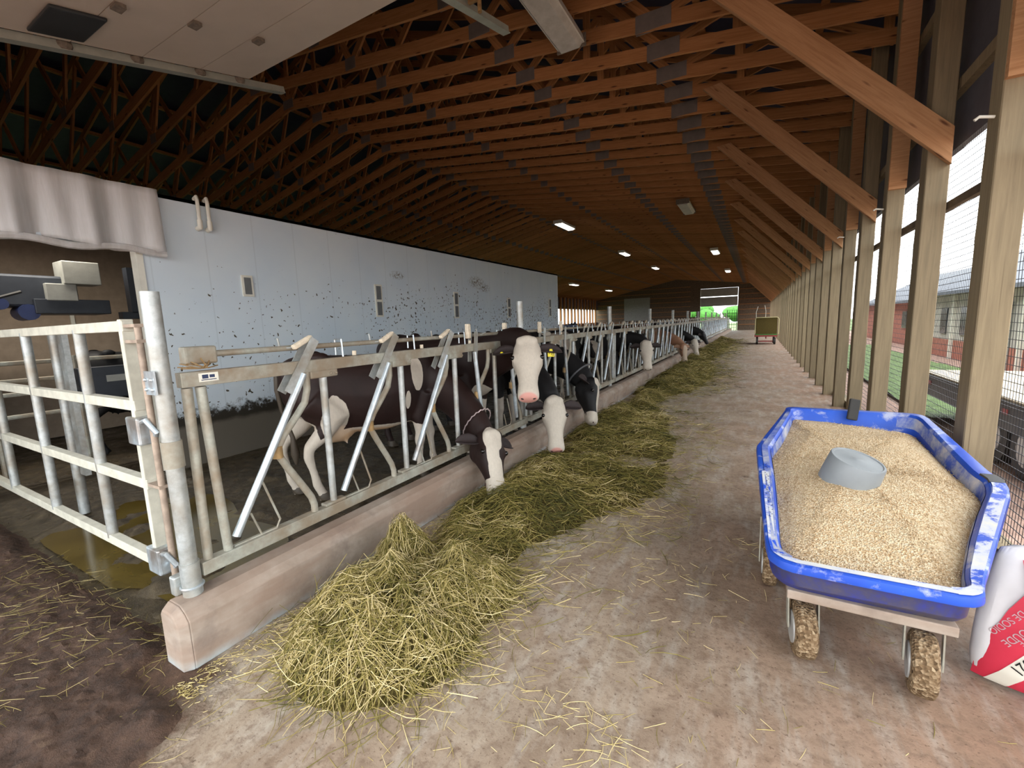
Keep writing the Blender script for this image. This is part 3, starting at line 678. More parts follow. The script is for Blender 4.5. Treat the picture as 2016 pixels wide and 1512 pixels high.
b = MB(); b.box(.0305, .0312, .085, .155, 1.372, 1.376); b.box(.0305, .0312, .09, .118, 1.380, 1.400); b.box(.0305, .0312, .124, .148, 1.383, 1.398); b.build('sticker_print', 'blue_dark', s)
b = MB(); 
for i in range(14):
    a = random.uniform(0, 6.28); b.tube([(0, .10 + .01 * i * .3, 1.43), (random.uniform(-.05, .03), .10 + random.uniform(-.09, .10), 1.43 + random.uniform(0, .06)), ], .0035, 4)
b.build('twine_knot', 'rust_clamp', p1)
MB().box(-.085, -.02, .05, .20, 1.45, 1.54).build('rod_handle', 'dirty_galvanised', p1, bevel=.01)
p2 = panel(4.70, False, (0, 1)); p2['label'] = 'second headlock panel from the front, where the row of three black cows reach through'
p3 = panel(8.39, False, ()); p3['label'] = 'third headlock panel from the front, with the white faced cow looking out'
for k in range(3, NB):
    q = dup(p3, (HX, 1.01 + PL * k, 0), 'headlock panel in the far part of the long galvanised row')
    if k >= 5:
        for ch in list(q.children):
            if ch.name.split('.')[0] in ('bolt', 'rubber_stop', 'rod_bracket', 'foot_bracket', 'latch_hook', 'guard_rod', 'upright_bracket'): bpy.data.objects.remove(ch)
pm = MB().tube([(0, 0, .3), (0, 0, 1.86)], .04, 14).mesh('steel_post', 'galvanised', True)
for k in range(1, NB + 1):
    o = bpy.data.objects.new('steel_post', pm); COL.objects.link(o); o.location = (-2.50, .97 + PL * k, 0)
    tag(o, {1: 'tall galvanised post behind the headlocks, just left of the raised white cow head', 2: 'second tall galvanised post sticking up above the headlock rail', 3: 'third tall galvanised post sticking up above the headlock rail', 4: 'fourth tall galvanised post sticking up above the headlock rail'}.get(k, 'far galvanised post between distant headlock panels'), 'post', 'galvanised posts of the headlock row')
# ================================================================== FEED CART
# rim outline (outer edge), tilted up towards the back end
RIM = [(.075, 2.10, .605), (.10, 2.00, .60), (.17, 1.955, .60), (.66, 1.965, .60), (.735, 2.01, .60), (.77, 2.12, .61), (1.10, 2.90, .70), (1.135, 3.06, .72), (1.12, 3.20, .73), (1.085, 4.02, .84), (1.05, 4.10, .85), (.97, 4.13, .85), (.30, 4.13, .85), (.235, 4.08, .85), (.22, 3.98, .84), (.05, 3.30, .745), (.035, 3.18, .73)]
CT = V((.56, 3.0, 0))
def inset(p, d, dz=0.):
    # move an outline point inwards by d metres
    v = V((CT.x - p[0], (CT.y - p[1]) * .55, 0)); v.normalize(); return V((p[0] + v.x * d, p[1] + v.y * d, p[2] + dz))
def rnd(pts, n=3):
    r = []
    for i in range(len(pts)):
        a, b_, c, d = (V(pts[(i + q) % len(pts)]) for q in (-1, 0, 1, 2))
        for k in range(n):
            t = k / n; L = b_.lerp(c, t)
            S = .5 * ((2 * b_) + (c - a) * t + (2 * a - 5 * b_ + 4 * c - d) * t * t + (3 * b_ - a - 3 * c + d) * t ** 3)
            r.append(L.lerp(S, .45))
    return r
R0 = rnd(RIM)
cart = thing('feed_cart', (.55, 3.0, 0), 'blue plastic feed cart full of crushed grain, on small wheels in front', 'feed cart')
def rel(ps): return [p - V((.55, 3.0, 0)) for p in ps]
def low(p, k, z): return V((CT.x + (p[0] - CT.x) * k, CT.y + .02 + (p[1] - CT.y) * (k * .93 + .035), z))
b = MB()
rings = [[inset(p, .0, -.038) for p in R0], [inset(p, -.004, -.025) for p in R0], [inset(p, .0, -.005) for p in R0], [inset(p, .012, .0) for p in R0], [inset(p, .062, -.003) for p in R0], [inset(p, .078, -.018) for p in R0],
         [inset(p, .094, -.10) for p in R0], [low(p, .68, .34) for p in R0], [low(p, .58, .30) for p in R0]]
b.loft([rel(r) for r in rings], cap=False)
o = b.build('rim', ['blue_tub'], cart, True)
# outside wall of the tub
b = MB(); rings = [[inset(p, .045, -.03) for p in R0], [inset(p, .06, -.12) for p in R0], [low(p, .955, .45) for p in R0], [low(p, .93, .425) for p in R0]]
b.loft([rel(r) for r in rings], cap=False); r_ = rel(rings[-1]); b.add(r_, [tuple(range(len(r_)))]); b.build('tub', 'tub_grimy', cart, True)
# dusty worn inner flanks and rims
def band(n, idx, d0, d1, z0, z1, mat):
    b = MB(); A = [inset(p, d0, z0) for p in R0]; B = [inset(p, d1, z1) for p in R0]; ii = [i % len(R0) for i in idx]
    vs = [A[i] for i in ii] + [B[i] for i in ii]; k = len(ii); b.add(rel(vs), [(i, i + 1, k + i + 1, k + i) for i in range(k - 1)]); return b.build(n, mat, cart, True)
nR = len(R0)
band('worn_rim', range(9, 21), .010, .058, .0025, .0025, 'tub_worn')
band('dusty_rim', range(42, 57), .028, .062, .0025, .0025, 'tub_dusty')
band('worn_front_rim', range(-2, 13), .014, .050, .0025, .0025, 'tub_worn')
b = MB(); ii = range(19, 28)
A = [inset(R0[i], .012, .003) for i in ii]
band('taped_rim', range(20, 24), .004, .062, .004, .004, 'trailer_black'); band('taped_inner', range(20, 24), .062, .088, .004, -.09, 'trailer_black')
band('dusty_wall', range(9, 34), .0815, .0955, -.020, -.098, 'tub_dusty'); band('dusty_wall', range(42, 57), .0815, .0955, -.020, -.098, 'tub_dusty')
# maker's scrawl on the left rim
b = MB(); 
for i in range(30):
    y = 2.30 + i * .022; x = .055 + .045 * 0 + (.01 if y > 2.9 else 0)
    q = inset((.075 - .04 * (y - 2.1) / 1.1, y, .605 + .125 * (y - 2.1) / 1.1), .037 + .008 * sin(i * 2.7), .006)
    q2 = q + V((random.uniform(-.010, .010), random.uniform(-.004, .010), 0)); b.tube([q - V((.55, 3.0, 0)), q2 - V((.55, 3.0, 0))], .0013, 4)
b.build('handwriting', 'ink', cart)
# frame and wheels
b = MB(); b.box(.16, .70, 2.06, 2.11, .385, .425); b.box(.16, .20, 2.1, 4.0, .385, .425); b.box(.66, .70, 2.1, 4.0, .385, .425); b.box(.16, .95, 3.95, 4.0, .385, .425)
b.v = [(x - .55, y - 3.0, z) for x, y, z in b.v]; b.build('frame', 'curb_concrete', cart, bevel=.004)
def wheel(x, y, r, wd, yaw=0, mat='grain_tyre'):
    b = MB(); prof = [(-wd / 2, r * .55), (-wd / 2, r * .86), (-wd * .40, r * .97), (-wd * .2, r), (wd * .2, r), (wd * .40, r * .97), (wd / 2, r * .86), (wd / 2, r * .55)]
    b.loft([[V((a, rr * cos(2 * pi * k / 28), rr * sin(2 * pi * k / 28))) for k in range(28)] for a, rr in prof], cap=True)
    o = b.build('wheel', mat, cart, True); o.location = (x - .55, y - 3.0, r); o.rotation_euler = (0, 0, yaw)
    h = MB(); h.loft([[V((a, rr * cos(2 * pi * k / 20), rr * sin(2 * pi * k / 20))) for k in range(20)] for a, rr in [(-wd / 2 - .006, r * .5), (-wd / 2 - .006, r * .56), (wd / 2 + .006, r * .56), (wd / 2 + .006, r * .5)]]); h.build('hub', 'hub_grey', o, True)
    f = MB()
    for s in (-1, 1): f.add([(s * (wd / 2 + .018) - .003, -.02, 0), (s * (wd / 2 + .018) + .003, -.02, 0), (s * (wd / 2 + .018) + .003, .04, .39 - r), (s * (wd / 2 + .018) - .003, .04, .39 - r), (s * (wd / 2 + .018) - .003, .02, 0), (s * (wd / 2 + .018) + .003, .02, 0), (s * (wd / 2 + .018) + .003, .09, .39 - r), (s * (wd / 2 + .018) - .003, .09, .39 - r)], [(3, 2, 1, 0), (4, 5, 6, 7), (0, 1, 5, 4), (1, 2, 6, 5), (2, 3, 7, 6), (3, 0, 4, 7)])
    f.build('fork', 'dirty_galvanised', o)
wheel(.245, 2.27, .13, .085, .1); wheel(.66, 2.24, .13, .085, -.15); wheel(.125, 2.84, .13, .075, 0, 'grain_tyre'); wheel(.98, 3.05, .15, .075, 0, 'grain_tyre')
# grain heap
from mathutils.bvhtree import BVHTree
gr = [inset(p, .088, -.07) for p in R0]
def inside(x, y, poly):
    c = False; j = len(poly) - 1
    for i in range(len(poly)):
        a, b_ = poly[i], poly[j]
        if (a.y > y) != (b_.y > y) and x < (b_.x - a.x) * (y - a.y) / (b_.y - a.y) + a.x: c = not c
        j = i
    return c
b = MB(); K = 26; cc = V((.53, 3.05, 0)); vs = []
for k in range(K + 1):
    t = k / K
    for p in gr:
        q = cc.lerp(V((p.x, p.y, 0)), t); base = .60 + .245 * (q.y - 2.0) / 2.1 - .085
        side = max(0, (q.x - .62)) * max(0, (q.y - 2.6)) * .10
        z = base + .085 * (1 - t ** 2.6) + .012 * fbm(q.x, q.y, 5) + .004 * fbm(q.x, q.y, 40) - side * t ** 4
        vs.append((q.x - .53, q.y - 3.05, z))
n = len(gr); b.add(vs, [(k * n + i, k * n + (i + 1) % n, (k + 1) * n + (i + 1) % n, (k + 1) * n + i) for k in range(K) for i in range(n)])
o = b.build('grain', 'grain', None, True, loc=(.53, 3.05, 0)); tag(o, 'heap of crushed pale brown grain filling the blue feed cart', 'grain', kind='stuff')
# loose kernels on the surface give it a rough edge
b = MB()
for i in range(5200):
    t = random.random() ** .5 * .985; p = random.choice(gr); p2 = gr[(gr.index(p) + 1) % n]; pp = p.lerp(p2, random.random()); q = cc.lerp(V((pp.x, pp.y, 0)), t)
    side = max(0, (q.x - .62)) * max(0, (q.y - 2.6)) * .10
    z = .60 + .245 * (q.y - 2.0) / 2.1 - .085 + .085 * (1 - t ** 2.6) + .012 * fbm(q.x, q.y, 5) - side * t ** 4 + .003
    s = random.uniform(.0035, .006); a = random.uniform(0, 6.3); u = V((cos(a), sin(a), random.uniform(-.4, .4))) * s; v = V((-sin(a), cos(a), random.uniform(-.4, .4))) * s * .6; q.z = z
    b.add([q + u, q + v, q - u, q - v, q + V((0, 0, s * .7))], [(0, 1, 4), (1, 2, 4), (2, 3, 4), (3, 0, 4)])
k_ = b.build('kernels', 'grain'); k_.parent = o; k_.location = (-.53, -3.05, 0); k_['kind'] = 'stuff'
t = thing('bucket', (.475, 2.87, .70), 'grey round bucket lying bottom up, half sunk in the grain', 'bucket')
b = MB(); pr = [(.132, -.12), (.132, .0), (.126, .112), (.122, .118), (.114, .118), (.110, .114), (.03, .114), (.02, .118), (.0005, .118)]
b.loft([[V((r * cos(2 * pi * k / 40), r * sin(2 * pi * k / 40), z)) for k in range(40)] for r, z in pr]); o = b.build('body', 'grey_bucket', t, True)
t.rotation_euler = (radians(9), radians(15), 0)
o = MB().box(-.035, .035, -.012, .012, -.06, .10).build('scoop_handle', 'rubber', None, bevel=.008); o.location = (.66, 4.03, .85); o.rotation_euler = (radians(-14), radians(12), .3)
tag(o, 'dark stubby handle poking out at the back rim of the feed cart', 'handle')
def interp(T, y):
    if y <= T[0][0]: return T[0][1]
    for (a, c), (a2, c2) in zip(T, T[1:]):
        if y <= a2: return c + (c2 - c) * (y - a) / (a2 - a)
    return T[-1][1]
# ================================================================== FEED BAGS
def bag(loc, rz, h, wd, label, upside=True):
    t = thing('feed_bag', loc, label, 'bag', None, rz); b = MB(); rings = []
    prof = [(0, .5, .08), (.04, .96, .55), (.15, 1, .9), (.45, .97, 1), (.75, .9, .9), (.92, .82, .5), (1, .78, .1)]
    for zz, a, c in prof:
        rings.append([V((wd / 2 * a * cos(u) * abs(cos(u)) ** -.45 if abs(cos(u)) > 1e-3 else 0, .085 * c * sin(u) * (abs(sin(u)) + 1e-4) ** -.3 + .012 * fbm(cos(u) * 2, zz * 5, 1.5), zz * h + .01 * sin(u * 3 + zz * 9))) for u in [2 * pi * k / 36 for k in range(36)]])
    b.loft(rings); o = b.build('sack', 'bag_paper', t, True); s = o.modifiers.new('s', 'SUBSURF'); s.levels = 1; s.render_levels = 1
    return t
bagt = bag((1.115, 2.415, 0.0), radians(-14), .64, .50, 'white and red paper feed sack standing upside down beside the cart, bottom right')
# printed face: one patch just in front of the sack front, following its bulge
def front(u, v):   # u across -1..1, v up 0..1
    prof = [(0, .08), (.04, .55), (.15, .9), (.45, 1), (.75, .9), (.92, .5), (1, .1)]
    for (a, c), (a2, c2) in zip(prof, prof[1:]):
        if v <= a2: f = c + (c2 - c) * (v - a) / (a2 - a); break
    return V((u * .245, -.085 * f * (1 - abs(u) ** 2.6) ** .6 - .014, v * .64))
def patch(poly_fn, mat, name, off=0., nu=30, nv=24):
    b = MB(); vs = []; 
    for j in range(nv + 1):
        for i in range(nu + 1):
            u, v = poly_fn(i / nu, j / nv); p = front(u, v); p.y -= off; vs.append(p)
    b.add(vs, [(j * (nu + 1) + i, j * (nu + 1) + i + 1, (j + 1) * (nu + 1) + i + 1, (j + 1) * (nu + 1) + i) for j in range(nv) for i in range(nu)])
    return b.build(name, mat, bagt, True)
def lp(a, b_, t): return a + (b_ - a) * t
patch(lambda s, q: (lp(interp([(0, -.97), (.35, -.90), (.5, -.74), (.62, -.66), (.8, -.48), (1, -.56)], q), .93, s), lp(.03, .92, q)), 'bag_red', 'red_print')
patch(lambda s, q: (lp(-.82, -.10, q) + .26 * s, lp(.03, .58, q)), 'bag_cream', 'cream_band', .003)
def text(body, u, v, size, ang, mat, name='lettering', off=.006):
    c = bpy.data.curves.new('t', 'FONT'); c.body = body; c.size = size; c.extrude = .0003; c.align_x = 'RIGHT'; c.space_character = 1.02
    o = bpy.data.objects.new(name, c); COL.objects.link(o); dg = bpy.context.evaluated_depsgraph_get(); me = bpy.data.meshes.new_from_object(o.evaluated_get(dg)); bpy.data.objects.remove(o)
    ca, sa = cos(ang), sin(ang)
    for vtx in me.vertices:
        x, y = vtx.co.x, vtx.co.y; X = u * .245 + x * ca - y * sa; Z = v * .64 + x * sa + y * ca
        p = front(max(-.99, min(.99, X / .245)), max(.01, min(.99, Z / .64))); vtx.co = V((X, p.y - off, Z))
    me.materials.clear(); me.materials.append(M[mat]); o = bpy.data.objects.new(name, me); COL.objects.link(o); o.parent = bagt; return o
A_ = radians(180 + 60)
text('BICARBONATO DE SODIO', -.86, .40, .034, A_, 'bag_paper'); text('BICARBONATE DE SOUDE', -.70, .36, .038, A_, 'bag_paper'); text('SODIUM BICARBONATE', -.53, .40, .030, A_, 'bag_paper')
text('1 SEP/2021', -.58, .20, .055, A_, 'ink', 'date_stamp', .009)
bag2 = bag((1.25, 2.62, .0), radians(-8), .72, .42, 'second white sack behind the red printed one, with a black band')
for x, r_ in ((-.1, 0),): MB().box(-.19, .19, -.104, -.10, .50, .56).build('black_band', 'ink', bag2)
# ================================================================== HAY
def pileh(x, y):
    h = 0.
    d = sqrt(((x + 1.66) / .50) ** 2 + ((y - 1.50) / .52) ** 2); h = max(h, .30 * max(0, 1 - d * d) ** .8)
    d = sqrt(((x + 1.93) / .26) ** 2 + ((y - 1.93) / .24) ** 2); h = max(h, .42 * max(0, 1 - d) ** .75)
    d = sqrt(((x + 1.50) / .34) ** 2 + ((y - 1.92) / .36) ** 2); h = max(h, .24 * max(0, 1 - d * d))
    if h <= 0: return 0
    return h * (.85 + .45 * fbm(x, y, 6)) if h > 0 else 0
HI = [(1.8, -1.45), (2.3, -1.30), (2.6, -1.38), (2.9, -1.12), (3.45, -.85), (3.9, -.62), (4.7, -.55), (5.6, -.78), (6.95, -1.05), (8.1, -1.5), (9., -1.55), (10.1, -1.05), (12.9, -.85), (17., -1.45), (22., -1.2), (34., -1.3)]
def rowt(x, y):
    if y < 1.85: return -1
    hi = interp(HI, y) + .10 * fbm(x * .3, y, 2.5, 3, 4.); lo = -2.26 + max(0, (2.9 - y)) * .42 + (.22 if 7.9 < y < 9.2 else 0)
    return (x - lo) / (hi - lo)
def rowh(x, y):
    # long ridge of hay against the curb, breaking up into lumps and thinning out towards the alley
    t = rowt(x, y)
    if t <= 0 or t >= 1: return 0
    s = (sin(pi * t ** .62)) ** 1.1
    amp = (.11 if y > 4.2 else .055 + .055 * max(0, (y - 2.8) / 1.4)) + .13 * max(-.5, fbm(x, y, .9, 3, 9.)) + .07 * fbm(x, y, 3.0, 3, 2.) + .04 * sin(y * 2.2 + 1)
    if y < 3.6: amp *= .45 + .55 * max(0, (y - 1.85) / 1.75)
    return max(0, s * amp)
def mass(name, x0, x1, y0, y1, st, hf, label):
    nx = int((x1 - x0) / st); ny = int((y1 - y0) / st); idx = {}; b = MB(); H = {}
    for j in range(ny + 1):
        for i in range(nx + 1):
            x, y = x0 + i * st, y0 + j * st; H[i, j] = (x, y, hf(x, y))
    def vid(i, j):
        if (i, j) not in idx: x, y, h = H[i, j]; idx[i, j] = len(b.v); b.v.append((x, y, h - .012 + (.02 * fbm(x, y, 22) if h > .01 else -.004)))
        return idx[i, j]
    for j in range(ny):
        for i in range(nx):
            if max(H[i, j][2], H[i + 1, j][2], H[i, j + 1][2], H[i + 1, j + 1][2]) > .004: b.f.append((vid(i, j), vid(i + 1, j), vid(i + 1, j + 1), vid(i, j + 1))); b.mi.append(0)
    o = b.build(name, 'hay_mass', None, True); return tag(o, label, 'hay', kind='stuff')
def strands(name, items, parent, mat='hay_strand'):
    vs = []; fs = []; tone = []
    for pts, wd, tn in items:
        n = len(pts); o = len(vs)
        for i, p in enumerate(pts):
            d = (pts[min(i + 1, n - 1)] - pts[max(i - 1, 0)]); s = V((-d.y, d.x, random.uniform(-.6, .6) * d.length)); 
            s = s.normalized() * wd * (.5 if 0 < i < n - 1 else .3); vs.append(p + s); vs.append(p - s); vs.append(p + V((0, 0, wd * .6))); tone += [tn] * 3
        for i in range(n - 1):
            a = o + 3 * i; fs += [(a, a + 3, a + 5, a + 2), (a + 2, a + 5, a + 4, a + 1), (a + 1, a + 4, a + 3, a)]
    me = bpy.data.meshes.new(name); me.from_pydata([tuple(v) for v in vs], [], fs); me.materials.append(M[mat])
    at = me.attributes.new('tone', 'FLOAT', 'POINT'); at.data.foreach_set('value', tone)
    o = bpy.data.objects.new(name, me); COL.objects.link(o)
    if parent: o.parent = parent
    o['kind'] = 'stuff'; return o
def stalk(x, y, hf, L, lift=.03, flat=False, n=4, maxdz=.5):
    a = random.uniform(0, 2 * pi); cv = random.gauss(0, 1.6); pts = []; zo = random.uniform(0, lift)
    tilt = random.gauss(0, .18) if not flat else 0
    for i in range(n):
        s = L / (n - 1); 
        if i: x += cos(a) * s; y += sin(a) * s; a += cv * s * 2.2
        pts.append(V((x, y, max(hf(x, y), .0) + zo + tilt * i * s + .003)))
    if min(p.z for p in pts) < .002:
        for p in pts: p.z = max(p.z, .003)
    return pts
hay1 = mass('hay_pile', -2.28, -.95, .9, 2.5, .02, pileh, 'loose pale hay heap with a pointed top, in front at the end of the curb')
it = []
while len(it) < 6800:
    x, y = random.uniform(-2.26, -1.0), random.uniform(.92, 2.4); h = pileh(x, y)
    if h < .015 and random.random() > .10: continue
    if h < .001 and random.random() > .3: continue
    L = random.uniform(.04, .15) if random.random() < .7 else random.uniform(.15, .30); pts = stalk(x, y, pileh, L, .04)
    if min(p.x for p in pts) < -2.27: continue
    it.append((pts, random.uniform(.0018, .0042), min(1, max(0, random.gauss(.58 + .3 * fbm(x, y, 5), .30)))))
strands('hay_stalks', it, hay1)
row = mass('hay_row', -2.30, -.1, 1.85, 34, .045, rowh, 'long ridge of green and yellow hay lying along the curb for the cows')
it = []; tries = 0
while len(it) < 26000 and tries < 400000:
    tries += 1
    t = random.random() ** 1.9; y = 1.9 + 31 * t; x = random.uniform(-2.27, -.35); h = rowh(x, y); q_ = rowt(x, y)
    if h < .022 and random.random() > (.30 if 0 < q_ < 1.0 else .11 if 1 <= q_ < 1.45 else .035 if 1 <= q_ < 1.9 else .004): continue
    k = 1 + max(0, y - 4) * .10; L = random.uniform(.05, .20) * min(k, 2); pts = stalk(x, y, rowh, L, .035, n=4 if y < 7 else 3)
    if min(p.x for p in pts) < -2.27: continue
    tn = min(1, max(0, random.gauss(.42 + .40 * fbm(x, y, 1.8) + .25 * fbm(x, y, 7), .20))); it.append((pts, random.uniform(.0026, .005) * min(k, 2.6), tn))
strands('hay_stalks', it, row)
# litter: single straws over the concrete and the soil at the left
it = []; zero = lambda x, y: 0.
for i in range(1500):
    y = .5 + 11 * random.random() ** 1.6; x = random.uniform(-1.6, 1.1)
    if random.random() < .55: x = -1.3 + abs(random.gauss(0, .7))
    if x > 1.1: continue
    it.append((stalk(x, y, zero, random.uniform(.02, .10), .002, True), random.uniform(.0018, .003), random.uniform(.4, 1)))
for (px, py, n_, sp) in ((-.62, 1.45, 26, .09), (-.42, 1.38, 22, .07), (-.95, 1.47, 12, .07), (-.5, 1.02, 9, .05), (.02, 3.2, 14, .12), (-.35, 2.6, 20, .15)):
    for i in range(n_): it.append((stalk(px + random.gauss(0, sp), py + random.gauss(0, sp * .6), zero, random.uniform(.05, .13), .006, True), .0028, random.uniform(.7, 1)))
soilf = lambda a, b: .05 if (a < -2.6 and b < .85) else 0.
for i in range(620):
    x, y = random.uniform(-4.6, -1.9), random.uniform(.2, .95)
    if x > -2.52 and y > .80: continue
    it.append((stalk(x, y, lambda a, b: max(0., soilf(a, b)), random.uniform(.03, .13), .008, False), .0017, random.uniform(.35, .85)))
for i in range(1600):   # chaff along the foot of the curb
    y = .75 + 4.5 * random.random() ** 1.5; x = -2.26 + abs(random.gauss(0, .07 + .03 * (y < 1.2)))
    it.append((stalk(x, y, zero, random.uniform(.008, .03), .004, True), random.uniform(.002, .004), random.uniform(.6, 1)))
lit = strands('straw_litter', it, None); tag(lit, 'single straws and chaff scattered over the floor', 'straw', kind='stuff')
# bran spilled at the right front corner
it = []
for i in range(900):
    r = random.gauss(0, .05); it.append((stalk(.93 + random.gauss(0, .05), 1.86 + random.gauss(0, .04), lambda x, y: .02 * exp(-(((x - .93) / .06) ** 2 + ((y - 1.86) / .05) ** 2)), random.uniform(.006, .014), .004, True, 3), .003, random.uniform(.8, 1)))
tag(strands('spilled_bran', it, None), 'small heap of yellow bran spilled on the floor, bottom right corner', 'bran', kind='stuff')
# manure: wet slurry and soil at the left
def sst(a, b_, t): t = min(1, max(0, (t - a) / (b_ - a))); return t * t * (3 - 2 * t)
def soilh(x, y):
    n_ = fbm(x, y, 2.2, 4); top = .93 + .06 * n_ if x < -2.62 else .93 - .16 * sst(-2.62, -2.52, x)
    m_ = sst(0, .16, top - y) * sst(0, .42, (-1.86 + .28 * n_ - .45 * (y - .5)) - x) * sst(-.5, .1, y + .2 * n_)
    return -.014 + m_ * (.045 + .022 * fbm(x, y, 4.5, 4) + .016 * abs(fbm(x, y, 16, 3, 3.)) + .008 * fbm(x, y, 45, 2))
b = grid(-8.5, -1.5, -.5, 1.0, 400, 90, soilh)
tag(b.build('soil', 'soil', None, True), 'rough brown trampled soil and straw in front of the gate', 'soil', kind='stuff')
def sl(x, y): return .004
b = MB(); pts = []
for i in range(48):
    a = 2 * pi * i / 48; r = 1 + .18 * sin(3 * a + 1) + .1 * sin(7 * a); pts.append((-3.9 + 1.36 * r * cos(a), 1.45 + .62 * r * sin(a)))
b.add([(min(-2.505, x), max(.95, y), .0) for x, y in pts] , [tuple(range(48))]); tag(b.build('slurry_puddle', 'slurry'), 'olive brown liquid manure puddle behind the gate foot', 'puddle', kind='stuff')
def lumps(x, y):
    m_ = fbm(x, y, 3.2, 5, 2.) + .35 * exp(-(((x + 3.3) / .45) ** 2 + ((y - 1.35) / .22) ** 2)); return -.015 + .06 * max(0, m_ - .12) if y < 3 else -.008 + .03 * m_
tag(grid(-5.97, -2.52, .95, 7.5, 130, 240, lumps).build('manure', 'manure_floor', None, True), 'lumpy wet manure covering the cow alley behind the curb', 'manure', kind='stuff')
# ================================================================== HAY TROLLEY far down the alley
t = thing('hay_trolley', (.48, 28.0, 0), 'small red trolley far down the alley, loaded with a square hay bale', 'trolley')
MB().box(-.55, .52, -.9, .9, .42, .50).build('deck', 'gate_red', t, bevel=.01)
for x in (-.42, .40):
    for y in (-.7, .7):
        b = MB(); b.tube([(x - .05, y, .18), (x + .05, y, .18)], .18, 18); b.build('wheel', 'rubber', t, True)
MB().box(-.4, .38, -.72, -.66, .14, .2).build('axle', 'gate_red', t); MB().box(-.02, .02, -.66, .66, .3, .42).build('spine', 'gate_red', t)
b = grid(-.5, .5, -.75, .75, 1, 1, lambda x, y: 0)
o = MB().box(-.5, .50, -.75, .75, .52, 1.42).build('hay_bale', 'hay_mass', None, bevel=.04); o.location = (.48, 28.0, 0); tag(o, 'square green hay bale riding on the red trolley far down the alley', 'hay bale')
MB().box(-.505, .505, -.76, .76, .50, .56).build('green_wrap', 'green_net', o)
MB().tube([(-.53, -.78, .6), (-.53, -.78, 1.38), (-.48, -.78, 1.45), (.48, -.78, 1.45), (.56, -.78, 1.36), (.57, -.78, .55)], .022, 8).build('hay_edge', 'twine', o, True)
for x, lean in ((-.5, -.1), (-.08, .12)):
    pass
tt = MB().tube([(-.02, 27.3, 1.43), (-.03, 27.3, 1.75), (.05, 27.3, 2.05)], .014, 6); tt.tube([(.42, 27.3, 1.43), (.42, 27.3, 1.8), (.36, 27.3, 2.1)], .014, 6)
tag(tt.build('fork_handles', 'pvc_white', None, True), 'pair of thin pale curved rods standing up from the far hay bale', 'rods')
# gate seen in the far doorway, tank and small things
t = thing('mesh_gate', (-2.35, YF - .9, -.075), 'dark mesh gate standing in the right half of the far doorway', 'gate')
MB().tube([(-.45, 0, .1), (-.45, 0, 2.3), (.45, 0, 2.3), (.45, 0, .1)], .035, 8, False, True).build('frame', 'black_wire', t, True)
b = MB()
for i in range(1, 4): b.box(-.45 + .225 * i - .015, -.45 + .225 * i + .015, -.01, .01, .1, 2.3)
for i in range(1, 7): b.box(-.45, .45, -.01, .01, .1 + .31 * i - .015, .1 + .31 * i + .015)
b.build('bars', 'black_wire', t)
o = MB().box(-15.5, -13.6, 30, 30.1, .5, 1.35).box(-13.55, -11.5, 30, 30.1, .5, 1.35).build('pen_divider', 'blue_dark'); tag(o, 'low dark blue pen divider in the far left of the barn', 'pen divider')
for x in (-13.6, -11.5, -15.5): MB().tube([(x, 30.05, 0), (x, 30.05, 1.5)], .04, 8).build('divider_post', 'blue_dark', o, True)
for k in range(25):
    y = 28.6 + k * 1.0
    o = MB().box(XL + .02, XL + .2, y, y + .22, -.2, 4.2).build('wooden_post', 'truss_wood'); tag(o, 'thin wooden post between the bright gaps of the far left wall', 'post', 'posts of the far left wall')
# ================================================================== OUTSIDE
t = thing('flatbed_trailer', (3.4, 8.5, -.28), 'flatbed trailer with a pale plank deck parked outside the netting', 'trailer')
MB().box(-.85, .85, -3.6, 1.6, .78, .83).build('deck', 'deck_wood', t)
MB().box(-.88, -.80, -3.6, 1.6, .48, .80).build('side_rail', 'trailer_black', t); MB().box(.80, .88, -3.6, 1.6, .48, .80).build('side_rail', 'trailer_black', t); MB().box(-.88, .88, 1.55, 1.62, .48, .80).build('end_rail', 'trailer_black', t)
MB().box(-.7, .7, -3.5, 1.5, .45, .6).build('chassis', 'trailer_black', t)
for y in (-1.9, -1.15, ):
    for x in (-.72, .72):
        b = MB(); b.tube([(x - .1, y, .33), (x + .1, y, .33)], .33, 24); w_ = b.build('wheel', 'rubber', t, True)
        b = MB(); b.tube([(x - .11, y, .33), (x + .11, y, .33)], .19, 16); b.build('rim', 'hub_grey', w_, True)
for y in (-1.6, .9): MB().box(-.89, -.88, y, y + .12, .66, .72).build('marker_light', 'gate_red', t)
def shed(name, x, y0, y1, eave, ridge, dep, label, wall, door=None):
    t = thing(name, (x, (y0 + y1) / 2, -.28), label, 'building'); L = (y1 - y0) / 2
    MB().box(0, dep, -L, L, 0, eave).build('wall', wall, t)
    b = MB(); b.prism([(-.45, eave - .08), (dep / 2, ridge), (dep + .45, eave - .08), (dep + .45, eave), (dep / 2, ridge + .12), (-.45, eave + .04)], 'y', -L - .3, L + .3); b.build('roof', 'house_roof', t)
    return t, L
t, L = shed('farmhouse', 6.4, 14.5, 24.5, 2.45, 4.2, 6, 'pale farm building with dark roof outside, behind the netting', 'house_wall')
for y, w_, z0, z1, mt, nm in ((-3.9, .9, 0, 2.05, 'brick_red', 'door'), (1.7, .6, .9, 1.9, 'glass_dark', 'window'), (3.6, .6, .9, 1.9, 'glass_dark', 'window'), (-1.2, .8, .0, 2.0, 'machine_grey', 'door'), (.4, .7, .0, 1.9, 'brick_red', 'door')):
    MB().box(-.04, .0, y - w_ / 2, y + w_ / 2, z0 + .02, z1).build(nm, mt, t)
MB().box(-.02, .01, -5, 5, .02, .7).build('plinth', 'brick_red', t)
